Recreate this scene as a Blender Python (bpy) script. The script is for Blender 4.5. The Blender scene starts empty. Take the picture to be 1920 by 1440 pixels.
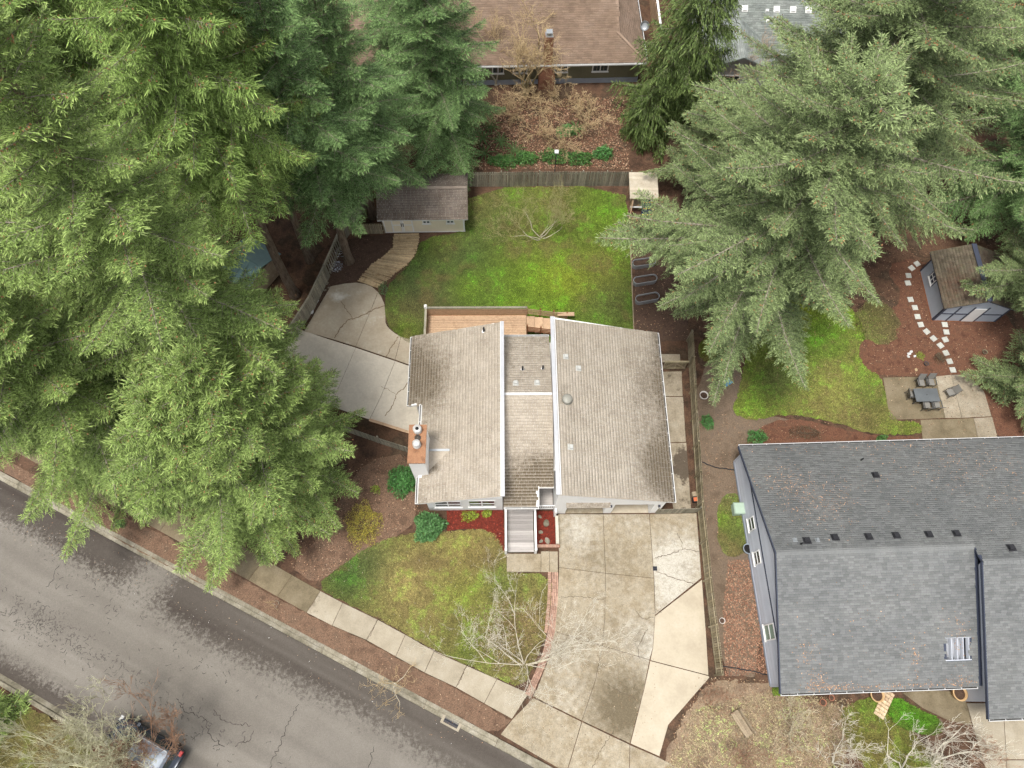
import bpy, bmesh, math, random
import numpy as np
from mathutils import Vector, Matrix, geometry

# ------------------------------------------------------------------ camera, sky, sun, exposure
SC = bpy.context.scene
COL = SC.collection
cam_d = bpy.data.cameras.new("camera"); cam = bpy.data.objects.new("camera", cam_d); COL.objects.link(cam)
cam_d.sensor_width = 36.0; cam_d.lens = 24.96; cam_d.clip_start = 0.5; cam_d.clip_end = 2000
cam.matrix_world = Matrix.Translation((0, 0, 47.0)) @ Matrix.Rotation(math.radians(23.4), 4, 'X') @ Matrix.Rotation(math.radians(1.39), 4, 'Z')
SC.camera = cam
SUN_EL, SUN_AZ = math.radians(76), math.radians(230)     # azimuth clockwise from +Y
W = bpy.data.worlds.new("World"); SC.world = W; W.use_nodes = True
nt = W.node_tree; bg = nt.nodes["Background"]
sky = nt.nodes.new("ShaderNodeTexSky"); sky.sky_type = 'NISHITA'; sky.sun_disc = False
sky.sun_elevation = SUN_EL; sky.sun_rotation = SUN_AZ; sky.dust_density = 2.0; sky.altitude = 100
hsv = nt.nodes.new("ShaderNodeHueSaturation"); hsv.inputs["Saturation"].default_value = 0.2   # overcast: a greyer sky
nt.links.new(sky.outputs[0], hsv.inputs["Color"]); nt.links.new(hsv.outputs[0], bg.inputs["Color"])
bg.inputs["Strength"].default_value = 0.12
sun_d = bpy.data.lights.new("sun", 'SUN'); sun = bpy.data.objects.new("sun", sun_d); COL.objects.link(sun)
sun_d.energy = 1.85; sun_d.angle = math.radians(16); sun_d.color = (1.0, 0.965, 0.91)
sd = Vector((math.sin(SUN_AZ) * math.cos(SUN_EL), math.cos(SUN_AZ) * math.cos(SUN_EL), math.sin(SUN_EL)))
sun.rotation_euler = sd.to_track_quat('Z', 'Y').to_euler(); sun.location = sd * 100
SC.view_settings.view_transform = 'Standard'; SC.view_settings.look = 'None'
SC.view_settings.gamma = 1.0; SC.view_settings.use_curve_mapping = False
SC.view_settings.exposure = 1.05
SC.render.engine = 'CYCLES'; SC.cycles.max_bounces = 4; SC.cycles.diffuse_bounces = 2; SC.cycles.glossy_bounces = 2; SC.cycles.transmission_bounces = 2; SC.cycles.use_adaptive_sampling = True; SC.cycles.adaptive_threshold = .035; SC.cycles.adaptive_min_samples = 20

# ------------------------------------------------------------------ helpers
rnd = random.Random(7)
nrg = np.random.default_rng(7)

class MB:
    def __init__(s): s.v = []; s.f = []; s.m = []
    def face(s, pts, mi=0):
        n = len(s.v); s.v += [tuple(p) for p in pts]; s.f.append(tuple(range(n, n + len(pts)))); s.m.append(mi)
    def hexa(s, b, t, mi=0):
        n = len(s.v); k = len(b); s.v += [tuple(p) for p in b] + [tuple(p) for p in t]
        s.f.append(tuple(n + i for i in reversed(range(k)))); s.f.append(tuple(n + k + i for i in range(k)))
        for i in range(k):
            j = (i + 1) % k; s.f.append((n + i, n + j, n + k + j, n + k + i))
        s.m += [mi] * (k + 2); return s
    def box(s, x0, x1, y0, y1, z0, z1, mi=0):
        return s.hexa([(x0, y0, z0), (x1, y0, z0), (x1, y1, z0), (x0, y1, z0)], [(x0, y0, z1), (x1, y0, z1), (x1, y1, z1), (x0, y1, z1)], mi)
    def prism(s, poly, z0, z1, mi=0):
        a = sum(poly[i][0] * poly[(i + 1) % len(poly)][1] - poly[(i + 1) % len(poly)][0] * poly[i][1] for i in range(len(poly)))
        if a < 0: poly = poly[::-1]
        return s.hexa([(p[0], p[1], z0) for p in poly], [(p[0], p[1], z1) for p in poly], mi)
    def slab(s, quad, th, mi=0):
        """a sloping sheet of thickness th hung under the polygon quad (3-D points, counter-clockwise from above)"""
        return s.hexa([(p[0], p[1], p[2] - th) for p in quad], quad, mi)
    def bar(s, p, q, w, h, mi=0):
        p = Vector(p); q = Vector(q); d = (q - p).normalized()
        up = Vector((0, 0, 1)) if abs(d.z) < .95 else Vector((0, 1, 0))
        a = d.cross(up).normalized() * (w / 2); b = a.cross(d).normalized() * (h / 2)
        return s.hexa([p - a - b, p + a - b, p + a + b, p - a + b][::-1], [q - a - b, q + a - b, q + a + b, q - a + b][::-1], mi)
    def tube(s, path, rad, n=6, mi=0, cap=True):
        path = [Vector(p) for p in path]; base = len(s.v); L = len(path); ref = None
        for i, p in enumerate(path):
            d = (path[min(i + 1, L - 1)] - path[max(i - 1, 0)]).normalized()
            if ref is None: ref = d.orthogonal().normalized()
            a = (ref - d * ref.dot(d)).normalized(); b = d.cross(a); ref = a
            for k in range(n):
                t = 2 * math.pi * k / n; s.v.append(tuple(p + (a * math.cos(t) + b * math.sin(t)) * rad[i]))
        for i in range(L - 1):
            for k in range(n):
                k2 = (k + 1) % n
                s.f.append((base + i * n + k, base + i * n + k2, base + (i + 1) * n + k2, base + (i + 1) * n + k)); s.m.append(mi)
        if cap:
            s.f.append(tuple(base + k for k in reversed(range(n)))); s.f.append(tuple(base + (L - 1) * n + k for k in range(n))); s.m += [mi, mi]
        return s
    def lathe(s, c, prof, n=20, mi=0, sx=1, sy=1):
        b = len(s.v)
        for r, z in prof:
            for k in range(n):
                t = 2 * math.pi * k / n; s.v.append((c[0] + r * sx * math.cos(t), c[1] + r * sy * math.sin(t), c[2] + z))
        for i in range(len(prof) - 1):
            for k in range(n):
                k2 = (k + 1) % n; s.f.append((b + i * n + k, b + i * n + k2, b + (i + 1) * n + k2, b + (i + 1) * n + k)); s.m.append(mi)
        s.f.append(tuple(b + k for k in reversed(range(n)))); s.f.append(tuple(b + (len(prof) - 1) * n + k for k in range(n))); s.m += [mi, mi]
        return s
    def mesh(s, name, mats, smooth=False):
        me = bpy.data.meshes.new(name); me.from_pydata(s.v, [], s.f)
        for m in (mats if isinstance(mats, (list, tuple)) else [mats]): me.materials.append(m)
        if any(s.m): me.polygons.foreach_set("material_index", s.m)
        if smooth: me.polygons.foreach_set("use_smooth", [True] * len(s.f))
        me.update(); return me
    def build(s, name, mats, parent=None, smooth=False, loc=None):
        return put(s.mesh(name, mats, smooth), name, parent, loc)

def put(me, name, parent=None, loc=None, rot=None, scale=None):
    o = bpy.data.objects.new(name, me); COL.objects.link(o); o.parent = parent
    if loc is not None: o.location = loc
    if rot is not None: o.rotation_euler = rot
    if scale is not None: o.scale = scale
    return o
def tag(o, label=None, cat=None, group=None, kind=None):
    if label: o["label"] = label
    if cat: o["category"] = cat
    if group: o["group"] = group
    if kind: o["kind"] = kind
    return o
def thing(name, label, cat, loc=(0, 0, 0), rz=0.0, group=None):
    o = bpy.data.objects.new(name, None); COL.objects.link(o); o.empty_display_size = .3
    o.location = (loc[0], loc[1], loc[2] if len(loc) > 2 else 0); o.rotation_euler = (0, 0, rz)
    return tag(o, label, cat, group)
def stuff(o): o["kind"] = "stuff"; return o
def struct(o): o["kind"] = "structure"; return o
def root_struct(name): 
    o = bpy.data.objects.new(name, None); COL.objects.link(o); o["kind"] = "structure"; return o
def npmesh(name, V, F, mat, col=None, attr=None):
    """V (n,3), F (m,k) arrays of equal-sized faces; fast path for large joined meshes"""
    me = bpy.data.meshes.new(name); n = len(V); m, k = F.shape
    me.vertices.add(n); me.vertices.foreach_set("co", np.ascontiguousarray(V, np.float32).ravel())
    me.loops.add(m * k); me.loops.foreach_set("vertex_index", np.ascontiguousarray(F, np.int32).ravel())
    me.polygons.add(m); me.polygons.foreach_set("loop_start", np.arange(0, m * k, k, dtype=np.int32))
    me.polygons.foreach_set("loop_total", np.full(m, k, np.int32))
    for x in (mat if isinstance(mat, (list, tuple)) else [mat]): me.materials.append(x)
    if col is not None:
        a = me.attributes.new("col", 'FLOAT_COLOR', 'POINT'); c = np.ones((n, 4), np.float32); c[:, :3] = col; a.data.foreach_set("color", c.ravel())
    if attr is not None:
        for nm, arr in attr.items():
            a = me.attributes.new(nm, 'FLOAT', 'POINT'); a.data.foreach_set("value", np.ascontiguousarray(arr, np.float32))
    me.update(calc_edges=True); return me

# ------------------------------------------------------------------ materials
MATS = {}
def pm(name, cols, scale=2.0, rough=.85, bump=.3, bscale=30.0, island=0.0, objr=0.0, coord='P', stain=None, spec=.25,
       fine=.25, fscale=14.0, stretch=None, metal=0.0, vcol=False, transl=0.0, tip=None, dist=.05, hue=0.0, lo=.32, hi=.68, edge=0.0):
    m = bpy.data.materials.new(name); m.use_nodes = True; t = m.node_tree; N = t.nodes; Lk = t.links
    bs = N["Principled BSDF"]; bs.inputs["Roughness"].default_value = rough; bs.inputs["Metallic"].default_value = metal
    bs.inputs["Specular IOR Level"].default_value = spec
    if coord == 'P': co = N.new("ShaderNodeNewGeometry").outputs["Position"]
    else: co = N.new("ShaderNodeTexCoord").outputs["Object"]
    if stretch:
        mp = N.new("ShaderNodeMapping"); mp.inputs["Scale"].default_value = stretch; Lk.new(co, mp.inputs[0]); co = mp.outputs[0]
    def noise(sc, det=4, rg=.6):
        n = N.new("ShaderNodeTexNoise"); n.inputs["Scale"].default_value = sc; n.inputs["Detail"].default_value = det
        n.inputs["Roughness"].default_value = rg; Lk.new(co, n.inputs["Vector"]); return n.outputs["Fac"]
    if vcol:
        a = N.new("ShaderNodeAttribute"); a.attribute_name = "col"; c = a.outputs["Color"]
    else:
        r = N.new("ShaderNodeValToRGB"); e = r.color_ramp.elements
        while len(e) < len(cols): e.new(.5)
        for i, k in enumerate(cols):
            e[i].position = lo + (hi - lo) * i / max(1, len(cols) - 1); e[i].color = (*k, 1)
        Lk.new(noise(scale), r.inputs[0]); c = r.outputs[0]
    def mul(c, f):
        x = N.new("ShaderNodeVectorMath"); x.operation = 'SCALE'; Lk.new(c, x.inputs[0]); Lk.new(f, x.inputs["Scale"]); return x.outputs[0]
    def rng(f, a, b, l=0., h=1.):
        x = N.new("ShaderNodeMapRange"); x.inputs["From Min"].default_value = l; x.inputs["From Max"].default_value = h
        x.inputs["To Min"].default_value = a; x.inputs["To Max"].default_value = b; Lk.new(f, x.inputs["Value"]); return x.outputs[0]
    def mix(f, a, b):
        x = N.new("ShaderNodeMix"); x.data_type = 'RGBA'; Lk.new(f, x.inputs[0]); Lk.new(a, x.inputs[6])
        if isinstance(b, tuple): x.inputs[7].default_value = (*b, 1)
        else: Lk.new(b, x.inputs[7])
        return x.outputs[2]
    if tip:
        a = N.new("ShaderNodeAttribute"); a.attribute_name = "tip"; c = mix(a.outputs["Fac"], c, tip)
    if stain:                                  # dirt, moss or wear with a shape of its own, from a painted weight and noise
        for (an, sc_col, nsc, sharp, *amp) in stain:
            amp = amp[0] if amp else .9
            a = N.new("ShaderNodeAttribute"); a.attribute_name = an
            s = N.new("ShaderNodeMath"); s.operation = 'ADD'; Lk.new(a.outputs["Fac"], s.inputs[0]); Lk.new(rng(noise(nsc, 5, .7), -amp, amp), s.inputs[1])
            fac = rng(s.outputs[0], 0, 1, .5 - sharp, .5 + sharp)
            if edge:
                ea = N.new("ShaderNodeAttribute"); ea.attribute_name = "edge"; x = N.new("ShaderNodeMath"); x.operation = 'MULTIPLY'; Lk.new(fac, x.inputs[0]); Lk.new(rng(ea.outputs["Fac"], .40, 1.0, .1, .8), x.inputs[1]); fac = x.outputs[0]
            c = mix(fac, c, sc_col)
    if edge:                                   # each tab darkens towards the butt of the next course
        ea = N.new("ShaderNodeAttribute"); ea.attribute_name = "edge"; c = mul(c, rng(ea.outputs["Fac"], 1.0, 1 - edge, .45, 1.0))
    if fine: c = mul(c, rng(noise(fscale, 3, .75), 1 - fine, 1 + fine, .25, .75))
    if island:
        g = N.new("ShaderNodeNewGeometry"); c = mul(c, rng(g.outputs["Random Per Island"], 1 - island, 1 + island))
    if objr:
        g = N.new("ShaderNodeObjectInfo"); c = mul(c, rng(g.outputs["Random"], 1 - objr, 1 + objr))
    if hue:
        g = N.new("ShaderNodeObjectInfo"); h = N.new("ShaderNodeHueSaturation"); Lk.new(rng(g.outputs["Random"], .5 - hue, .5 + hue), h.inputs["Hue"]); Lk.new(c, h.inputs["Color"]); c = h.outputs[0]
    Lk.new(c, bs.inputs["Base Color"])
    if bump:
        b = N.new("ShaderNodeBump"); b.inputs["Strength"].default_value = bump; b.inputs["Distance"].default_value = dist
        Lk.new(noise(bscale, 2, .7), b.inputs["Height"]); Lk.new(b.outputs[0], bs.inputs["Normal"])
    if transl:
        tr = N.new("ShaderNodeBsdfTranslucent"); Lk.new(c, tr.inputs["Color"]); ms = N.new("ShaderNodeMixShader"); ms.inputs[0].default_value = transl
        Lk.new(bs.outputs[0], ms.inputs[1]); Lk.new(tr.outputs[0], ms.inputs[2]); Lk.new(ms.outputs[0], N["Material Output"].inputs["Surface"])
    MATS[name] = m; return m
def flat(name, c, rough=.5, metal=0., spec=.3, var=.08):
    return pm(name, [tuple(x * (1 - var) for x in c), c, tuple(min(1, x * (1 + var)) for x in c)], scale=1.3, rough=rough, metal=metal, spec=spec, bump=.05, fine=.05)

# ground
m_ground = pm("needle_litter", [(.045, .028, .018), (.085, .048, .03), (.12, .068, .042), (.065, .042, .026), (.105, .07, .045)], scale=.55, bump=.7, bscale=18, fine=.5, fscale=9, rough=.95)
m_verge = pm("bark_verge", [(.105, .064, .042), (.175, .108, .07), (.13, .085, .057)], scale=1.2, bump=.7, bscale=22, fine=.5, fscale=13, rough=.95)
m_redmulch = pm("red_mulch", [(.075, .014, .009), (.15, .027, .016), (.105, .019, .011)], scale=5, bump=.8, bscale=26, fine=.5, fscale=18, rough=.9)
m_brownmulch = pm("brown_mulch", [(.09, .042, .026), (.15, .07, .042), (.11, .058, .036)], scale=2, bump=.7, bscale=20, fine=.5, fscale=15, rough=.95)
m_darkmulch = pm("dark_mulch", [(.055, .034, .024), (.09, .055, .038), (.07, .045, .03)], scale=2, bump=.7, bscale=20, fine=.45, fscale=15, rough=.95)
m_dirt = pm("packed_dirt", [(.115, .082, .055), (.165, .12, .082), (.14, .104, .075)], scale=.9, bump=.5, bscale=18, fine=.35, fscale=12, rough=.95)
m_lawn = pm("lawn", [], vcol=True, bump=.8, bscale=16, fine=.55, fscale=6, rough=.95)
m_grass = pm("grass_blades", [], vcol=True, bump=0, fine=0, island=.35, rough=.8)
m_leaf = pm("dead_leaves", [], vcol=True, bump=0, fine=.0, island=.35, rough=.85)
m_asphalt = pm("asphalt", [(.178, .16, .136), (.2, .181, .154), (.215, .196, .168)], scale=.35, rough=.9, bump=.4, bscale=45, fine=.2, fscale=18, edge=.0,
    stain=[("wet", (.055, .044, .036), 5.5, .2), ("streak", (.13, .115, .097), 6.0, .5, .25), ("crack", (.06, .052, .045), 9.0, .08)])
m_kerb = pm("kerb_concrete", [(.15, .135, .095), (.23, .205, .15), (.29, .265, .21)], scale=1.4, rough=.9, bump=.3, bscale=50, fine=.3, fscale=9, objr=.12)
m_walk = pm("sidewalk_concrete", [(.28, .24, .175), (.335, .29, .215), (.37, .325, .25)], scale=.9, rough=.9, bump=.25, bscale=60, fine=.16, fscale=16, objr=.06, stain=[("dirt", (.13, .1, .065), 2.5, .2)])
m_drive = pm("aggregate_concrete", [(.235, .19, .125), (.29, .238, .16), (.335, .285, .205), (.275, .23, .16)], scale=.8, rough=.9, bump=.3, bscale=70, fine=.32, fscale=16, objr=.04,
    stain=[("pale", (.47, .435, .365), 2.6, .45), ("dirt", (.14, .112, .07), 2.8, .5)])
m_newcon = pm("new_concrete", [(.38, .325, .24), (.435, .375, .28), (.47, .41, .315)], scale=.6, rough=.85, bump=.12, bscale=60, fine=.07, fscale=8, objr=.04)
m_patio = pm("patio_concrete", [(.33, .275, .195), (.39, .33, .245), (.43, .375, .285)], scale=.5, rough=.85, bump=.15, bscale=50, fine=.12, fscale=6, objr=.04, stain=[("pale", (.6, .57, .5), 1.0, .3)])
m_whitecon = pm("pale_concrete", [(.50, .445, .36), (.58, .525, .43), (.54, .485, .395)], scale=.6, rough=.85, bump=.15, bscale=50, fine=.1, fscale=7, objr=.05)
m_mosscon = pm("mossy_concrete", [(.135, .108, .066), (.18, .145, .09), (.215, .175, .115)], scale=.9, rough=.92, bump=.3, bscale=50, fine=.25, fscale=14, objr=.12)
m_sidecon = pm("side_concrete", [(.22, .185, .13), (.285, .24, .175), (.33, .29, .22)], scale=1.1, rough=.9, bump=.25, bscale=50, fine=.25, fscale=10, objr=.15, stain=[("dirt", (.09, .07, .05), 1.8, .12)])
m_joint = pm("joint_dirt", [(.05, .04, .025), (.075, .075, .03), (.09, .065, .045)], scale=1.5, rough=.95)
m_crack = flat("crack_dirt", (.10, .075, .05), .95)
m_brick = pm("brick", [(.33, .19, .135), (.42, .27, .2), (.37, .22, .16)], scale=3, rough=.9, bump=.2, fine=.2, objr=.2)
m_paver = pm("stepping_stone", [(.40, .40, .36), (.50, .50, .45)], scale=3, rough=.9, bump=.2, fine=.15, objr=.12)
# timber
m_fence = pm("weathered_fence", [(.19, .16, .095), (.25, .21, .13), (.31, .265, .185)], scale=1.5, rough=.92, bump=.3, bscale=40, fine=.25, fscale=10, stretch=(1, 1, .25), objr=.22)
m_fgrey = pm("grey_fence", [(.19, .175, .13), (.26, .24, .18), (.31, .28, .215)], scale=1.5, rough=.92, bump=.3, bscale=40, fine=.25, fscale=10, stretch=(1, 1, .25), objr=.25)
m_cedar = pm("cedar_board", [(.40, .265, .165), (.48, .33, .21), (.44, .295, .19)], scale=2, rough=.8, bump=.2, fine=.18, fscale=8, objr=.13)
m_cedar2 = pm("dark_cedar", [(.22, .085, .035), (.29, .115, .05)], scale=2, rough=.8, bump=.2, fine=.18, objr=.12)
m_log = pm("split_log", [(.34, .24, .13), (.47, .36, .215), (.40, .29, .17)], scale=3, rough=.9, bump=.5, bscale=25, fine=.35, fscale=14, objr=.25)
m_compo = pm("composite_deck", [(.31, .285, .265), (.40, .37, .345)], scale=.6, rough=.7, bump=.1, fine=.08, stretch=(.3, 3, 1), objr=.28)
m_bench = pm("bench_wood", [(.27, .21, .14), (.36, .29, .2)], scale=3, rough=.9, bump=.2, fine=.25, objr=.15)
# buildings
m_white = flat("white_paint", (.80, .79, .76), .55, var=.02)
m_whitemetal = flat("white_metal", (.66, .66, .65), .35, metal=.0, var=.03)
m_fascia = flat("grey_flashing", (.46, .465, .48), .4, metal=.2)
m_gutter = flat("gutter_trough", (.04, .037, .033), .7)
m_roofA = pm("worn_shingle", [(.385, .33, .262), (.44, .38, .305), (.48, .42, .345)], scale=1.1, rough=.95, bump=.5, bscale=45, fine=.16, fscale=12, island=.08, edge=.15,
    stain=[("stain", (.105, .078, .045), 4.5, .38)])
m_roofN = pm("grey_shingle", [(.175, .18, .178), (.2, .205, .2), (.222, .226, .218)], scale=.5, rough=.95, bump=.5, bscale=45, fine=.10, fscale=12, island=.17, edge=.25)
m_roofB = pm("brown_shingle", [(.215, .15, .105), (.26, .182, .13), (.29, .21, .155)], scale=.7, rough=.95, bump=.5, bscale=40, fine=.15, island=.12, edge=.3)
m_roofG = pm("green_grey_shingle", [(.24, .265, .245), (.30, .325, .30), (.34, .36, .335)], scale=.9, rough=.95, bump=.5, bscale=40, fine=.2, island=.2, edge=.35)
m_roofS = pm("shed_shingle", [(.15, .12, .095), (.19, .155, .125), (.215, .18, .15)], scale=.9, rough=.95, bump=.5, bscale=40, fine=.15, island=.16, edge=.35)
m_roofM = pm("mossy_shingle", [(.095, .08, .055), (.135, .11, .078), (.115, .105, .065)], scale=1.3, rough=.95, bump=.5, bscale=40, fine=.3, island=.2, stain=[("stain", (.11, .062, .042), 2.0, .3)])
m_cream = flat("cream_siding", (.78, .70, .53), .7, var=.04)
m_bluesid = pm("blue_grey_siding", [(.44, .46, .50), (.50, .52, .56)], scale=.6, rough=.7, bump=.06, fine=.06, island=.06)
m_navytrim = flat("navy_trim", (.05, .058, .085), .6)
m_shedblue = flat("shed_blue_siding", (.42, .465, .52), .7, var=.04)
m_olive = flat("olive_siding", (.17, .16, .10), .7, var=.06)
m_greywall = flat("pale_grey_siding", (.40, .40, .39), .7, var=.05)
m_found = flat("foundation", (.30, .33, .38), .8)
m_glass = pm("window_glass", [(.02, .03, .035), (.05, .07, .07)], scale=.5, rough=.06, bump=0, fine=0, spec=.6)
m_darkin = flat("dark_interior", (.012, .011, .011), .9)
m_copper = pm("rusty_cap", [(.22, .105, .055), (.33, .17, .09), (.28, .14, .075)], scale=2.2, rough=.6, bump=.1, fine=.25, metal=.2, stain=None)
m_galv = flat("galvanised_steel", (.40, .42, .43), .4, metal=.6)
m_black = flat("black_rubber", (.02, .02, .022), .6)
m_iron = flat("cast_iron", (.055, .058, .075), .6, metal=.5)
m_brickw = pm("chimney_brick", [(.25, .115, .07), (.33, .16, .10)], scale=3, rough=.9, bump=.3, fine=.3)
m_barkd = pm("fir_bark", [(.085, .062, .045), (.16, .12, .085), (.21, .165, .12)], scale=3, rough=.95, bump=.9, bscale=9, fine=.35, fscale=7, stretch=(3, 3, .6), dist=.12)
m_barkp = pm("pale_bark", [(.42, .37, .27), (.56, .51, .40), (.34, .29, .19)], scale=4, rough=.9, bump=.3, fine=.3, fscale=10)
m_twig = pm("pale_twig", [(.40, .345, .225), (.52, .46, .33)], scale=2, rough=.9, bump=0, fine=.25)
m_twigw = pm("white_twig", [(.55, .50, .40), (.68, .635, .53)], scale=2, rough=.9, bump=0, fine=.2)
m_twigy = pm("lichen_twig", [(.46, .44, .26), (.60, .585, .40), (.36, .30, .2)], scale=1.5, rough=.9, bump=0, fine=.25)
m_twigo = pm("tan_twig", [(.40, .29, .15), (.50, .38, .22)], scale=1, rough=.9, bump=0, fine=.25)
m_twigr = pm("red_twig", [(.26, .15, .095), (.36, .23, .15)], scale=2, rough=.9, bump=0, fine=.25)
m_branch = pm("branch_wood", [(.19, .165, .115), (.37, .33, .26)], scale=4, rough=.9, bump=0, fine=.3)
m_cone = flat("fir_cone", (.34, .17, .08), .8)
def needles(nm, a, b, tip, objr=.24, gain=1.25):
    """lean needle shader: older wood-side needles to pale new tips, varied blade by blade and branch by branch"""
    m = bpy.data.materials.new(nm); m.use_nodes = True; N = m.node_tree.nodes; Lk = m.node_tree.links; bs = N["Principled BSDF"]; bs.inputs["Roughness"].default_value = .6; bs.inputs["Specular IOR Level"].default_value = .25
    g = N.new("ShaderNodeNewGeometry"); oi = N.new("ShaderNodeObjectInfo"); at = N.new("ShaderNodeAttribute"); at.attribute_name = "tip"
    x = N.new("ShaderNodeMix"); x.data_type = 'RGBA'; Lk.new(oi.outputs["Random"], x.inputs[0]); x.inputs[6].default_value = (*[k * gain for k in a], 1); x.inputs[7].default_value = (*[k * gain for k in b], 1)
    y = N.new("ShaderNodeMix"); y.data_type = 'RGBA'; Lk.new(at.outputs["Fac"], y.inputs[0]); Lk.new(x.outputs[2], y.inputs[6]); y.inputs[7].default_value = (*[min(.8, k * gain) for k in tip], 1)
    r = N.new("ShaderNodeMapRange"); r.inputs["To Min"].default_value = .38; r.inputs["To Max"].default_value = 1.7; Lk.new(g.outputs["Random Per Island"], r.inputs["Value"])
    v = N.new("ShaderNodeVectorMath"); v.operation = 'SCALE'; Lk.new(y.outputs[2], v.inputs[0]); Lk.new(r.outputs[0], v.inputs["Scale"]); Lk.new(v.outputs[0], bs.inputs["Base Color"]); return m
m_ndY = needles("needles_yellow_green", (.082, .142, .024), (.12, .192, .038), (.285, .375, .11), gain=1.25)
m_ndG = needles("needles_green", (.068, .118, .021), (.112, .175, .034), (.31, .385, .125), gain=1.22)
m_ndD = needles("needles_dark", (.04, .085, .022), (.066, .125, .034), (.18, .26, .10), gain=1.35)
m_ndS = needles("needles_sage", (.07, .108, .034), (.108, .154, .053), (.275, .325, .145), gain=1.1)
m_ndW = needles("needles_weeping", (.05, .085, .02), (.075, .115, .03), (.14, .18, .055))

# ------------------------------------------------------------------ generic builders
def in_poly(x, y, poly):
    x = np.asarray(x); y = np.asarray(y); r = np.zeros(x.shape, bool); n = len(poly); j = n - 1
    for i in range(n):
        xi, yi = poly[i]; xj, yj = poly[j]
        c = ((yi > y) != (yj > y)) & (x < (xj - xi) * (y - yi) / ((yj - yi) + 1e-12) + xi); r ^= c; j = i
    return r
def chaikin(p, it=2):
    for _ in range(it):
        q = []
        for i in range(len(p)):
            a = p[i]; b = p[(i + 1) % len(p)]
            q += [(a[0] * .75 + b[0] * .25, a[1] * .75 + b[1] * .25), (a[0] * .25 + b[0] * .75, a[1] * .25 + b[1] * .75)]
        p = q
    return p
def resample(p, step, jit=0.0):
    out = []
    for i in range(len(p)):
        a = Vector(p[i]); b = Vector(p[(i + 1) % len(p)]); n = max(1, int((b - a).length / step))
        for k in range(n):
            q = a.lerp(b, k / n); out.append((q.x + rnd.uniform(-jit, jit), q.y + rnd.uniform(-jit, jit)))
    return out
def blob(x, y, blobs):
    w = np.zeros(np.shape(x))
    for bx, by, r, s in blobs: w = w + s * np.exp(-((x - bx) ** 2 + (y - by) ** 2) / (r * r))
    return w
_NG = np.random.default_rng(99).random((256, 256))
def vnoise(x, y, s):
    x = np.asarray(x) * s + 1000.; y = np.asarray(y) * s + 1000.; xi = np.floor(x).astype(int); yi = np.floor(y).astype(int); fx = x - xi; fy = y - yi; fx = fx * fx * (3 - 2 * fx); fy = fy * fy * (3 - 2 * fy)
    g = lambda a, b: _NG[a % 256, b % 256]
    return (g(xi, yi) * (1 - fx) + g(xi + 1, yi) * fx) * (1 - fy) + (g(xi, yi + 1) * (1 - fx) + g(xi + 1, yi + 1) * fx) * fy
def mottle(x, y, c):
    """natural unevenness of a lawn: thin brown patches, darker and lusher tufts"""
    n1 = .6 * vnoise(x, y, .9) + .4 * vnoise(x + 7, y, 2.3); n2 = .55 * vnoise(x, y + 31, .6) + .45 * vnoise(x, y + 3, 1.9); n3 = .5 * vnoise(x + 50, y + 9, 4.5) + .5 * vnoise(x + 20, y + 90, 9.)
    c = c * (.6 + .8 * n3)[:, None]
    c = c * (.74 + .5 * n1)[:, None]; w = np.clip((n2 - .56) * 2.6, 0, .45)[:, None]; c = c * (1 - w) + np.array([.16, .115, .05]) * w
    w = np.clip((n1 * n3 - .30) * 3.5, 0, .6)[:, None]; return c * (1 - w) + c * np.array([.75, 1.25, .6]) * w
def blobcol(x, y, base, blobs):
    c = np.tile(np.array(base, float), (len(x), 1))
    for bx, by, r, col, s in blobs:
        w = (s * np.exp(-((x - bx) ** 2 + (y - by) ** 2) / (r * r)))[:, None]; c = c * (1 - w) + np.array(col) * w
    return mottle(np.asarray(x), np.asarray(y), c)
def cdt(poly, grid):
    xs = [p[0] for p in poly]; ys = [p[1] for p in poly]
    gx, gy = np.meshgrid(np.arange(min(xs), max(xs), grid), np.arange(min(ys), max(ys), grid))
    gx = gx.ravel() + nrg.uniform(-.3, .3, gx.size) * grid; gy = gy.ravel() + nrg.uniform(-.3, .3, gy.size) * grid
    k = in_poly(gx, gy, poly)
    vs = [Vector(p) for p in poly] + [Vector((a, b)) for a, b in zip(gx[k], gy[k])]
    r = geometry.delaunay_2d_cdt(vs, [], [list(range(len(poly)))], 1, 1e-5)
    return np.array([(v.x, v.y) for v in r[0]]), [tuple(f) for f in r[2]]
def patch(name, poly, z, mat, smooth=2, step=.25, jit=.06, grid=.3, base=None, blobs=(), attrs=None, parent=None):
    if smooth: poly = chaikin(poly, smooth)
    p = resample(poly, step, jit); V, F = cdt(p, grid)
    P = np.column_stack([V, np.full(len(V), z)])
    me = npmesh(name, P, np.array(F), mat, col=blobcol(V[:, 0], V[:, 1], base, blobs) if base else None,
                attr={k: blob(V[:, 0], V[:, 1], b) for k, b in attrs.items()} if attrs else None)
    o = put(me, name, parent)
    if parent is None: struct(o)
    return o, p
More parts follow.
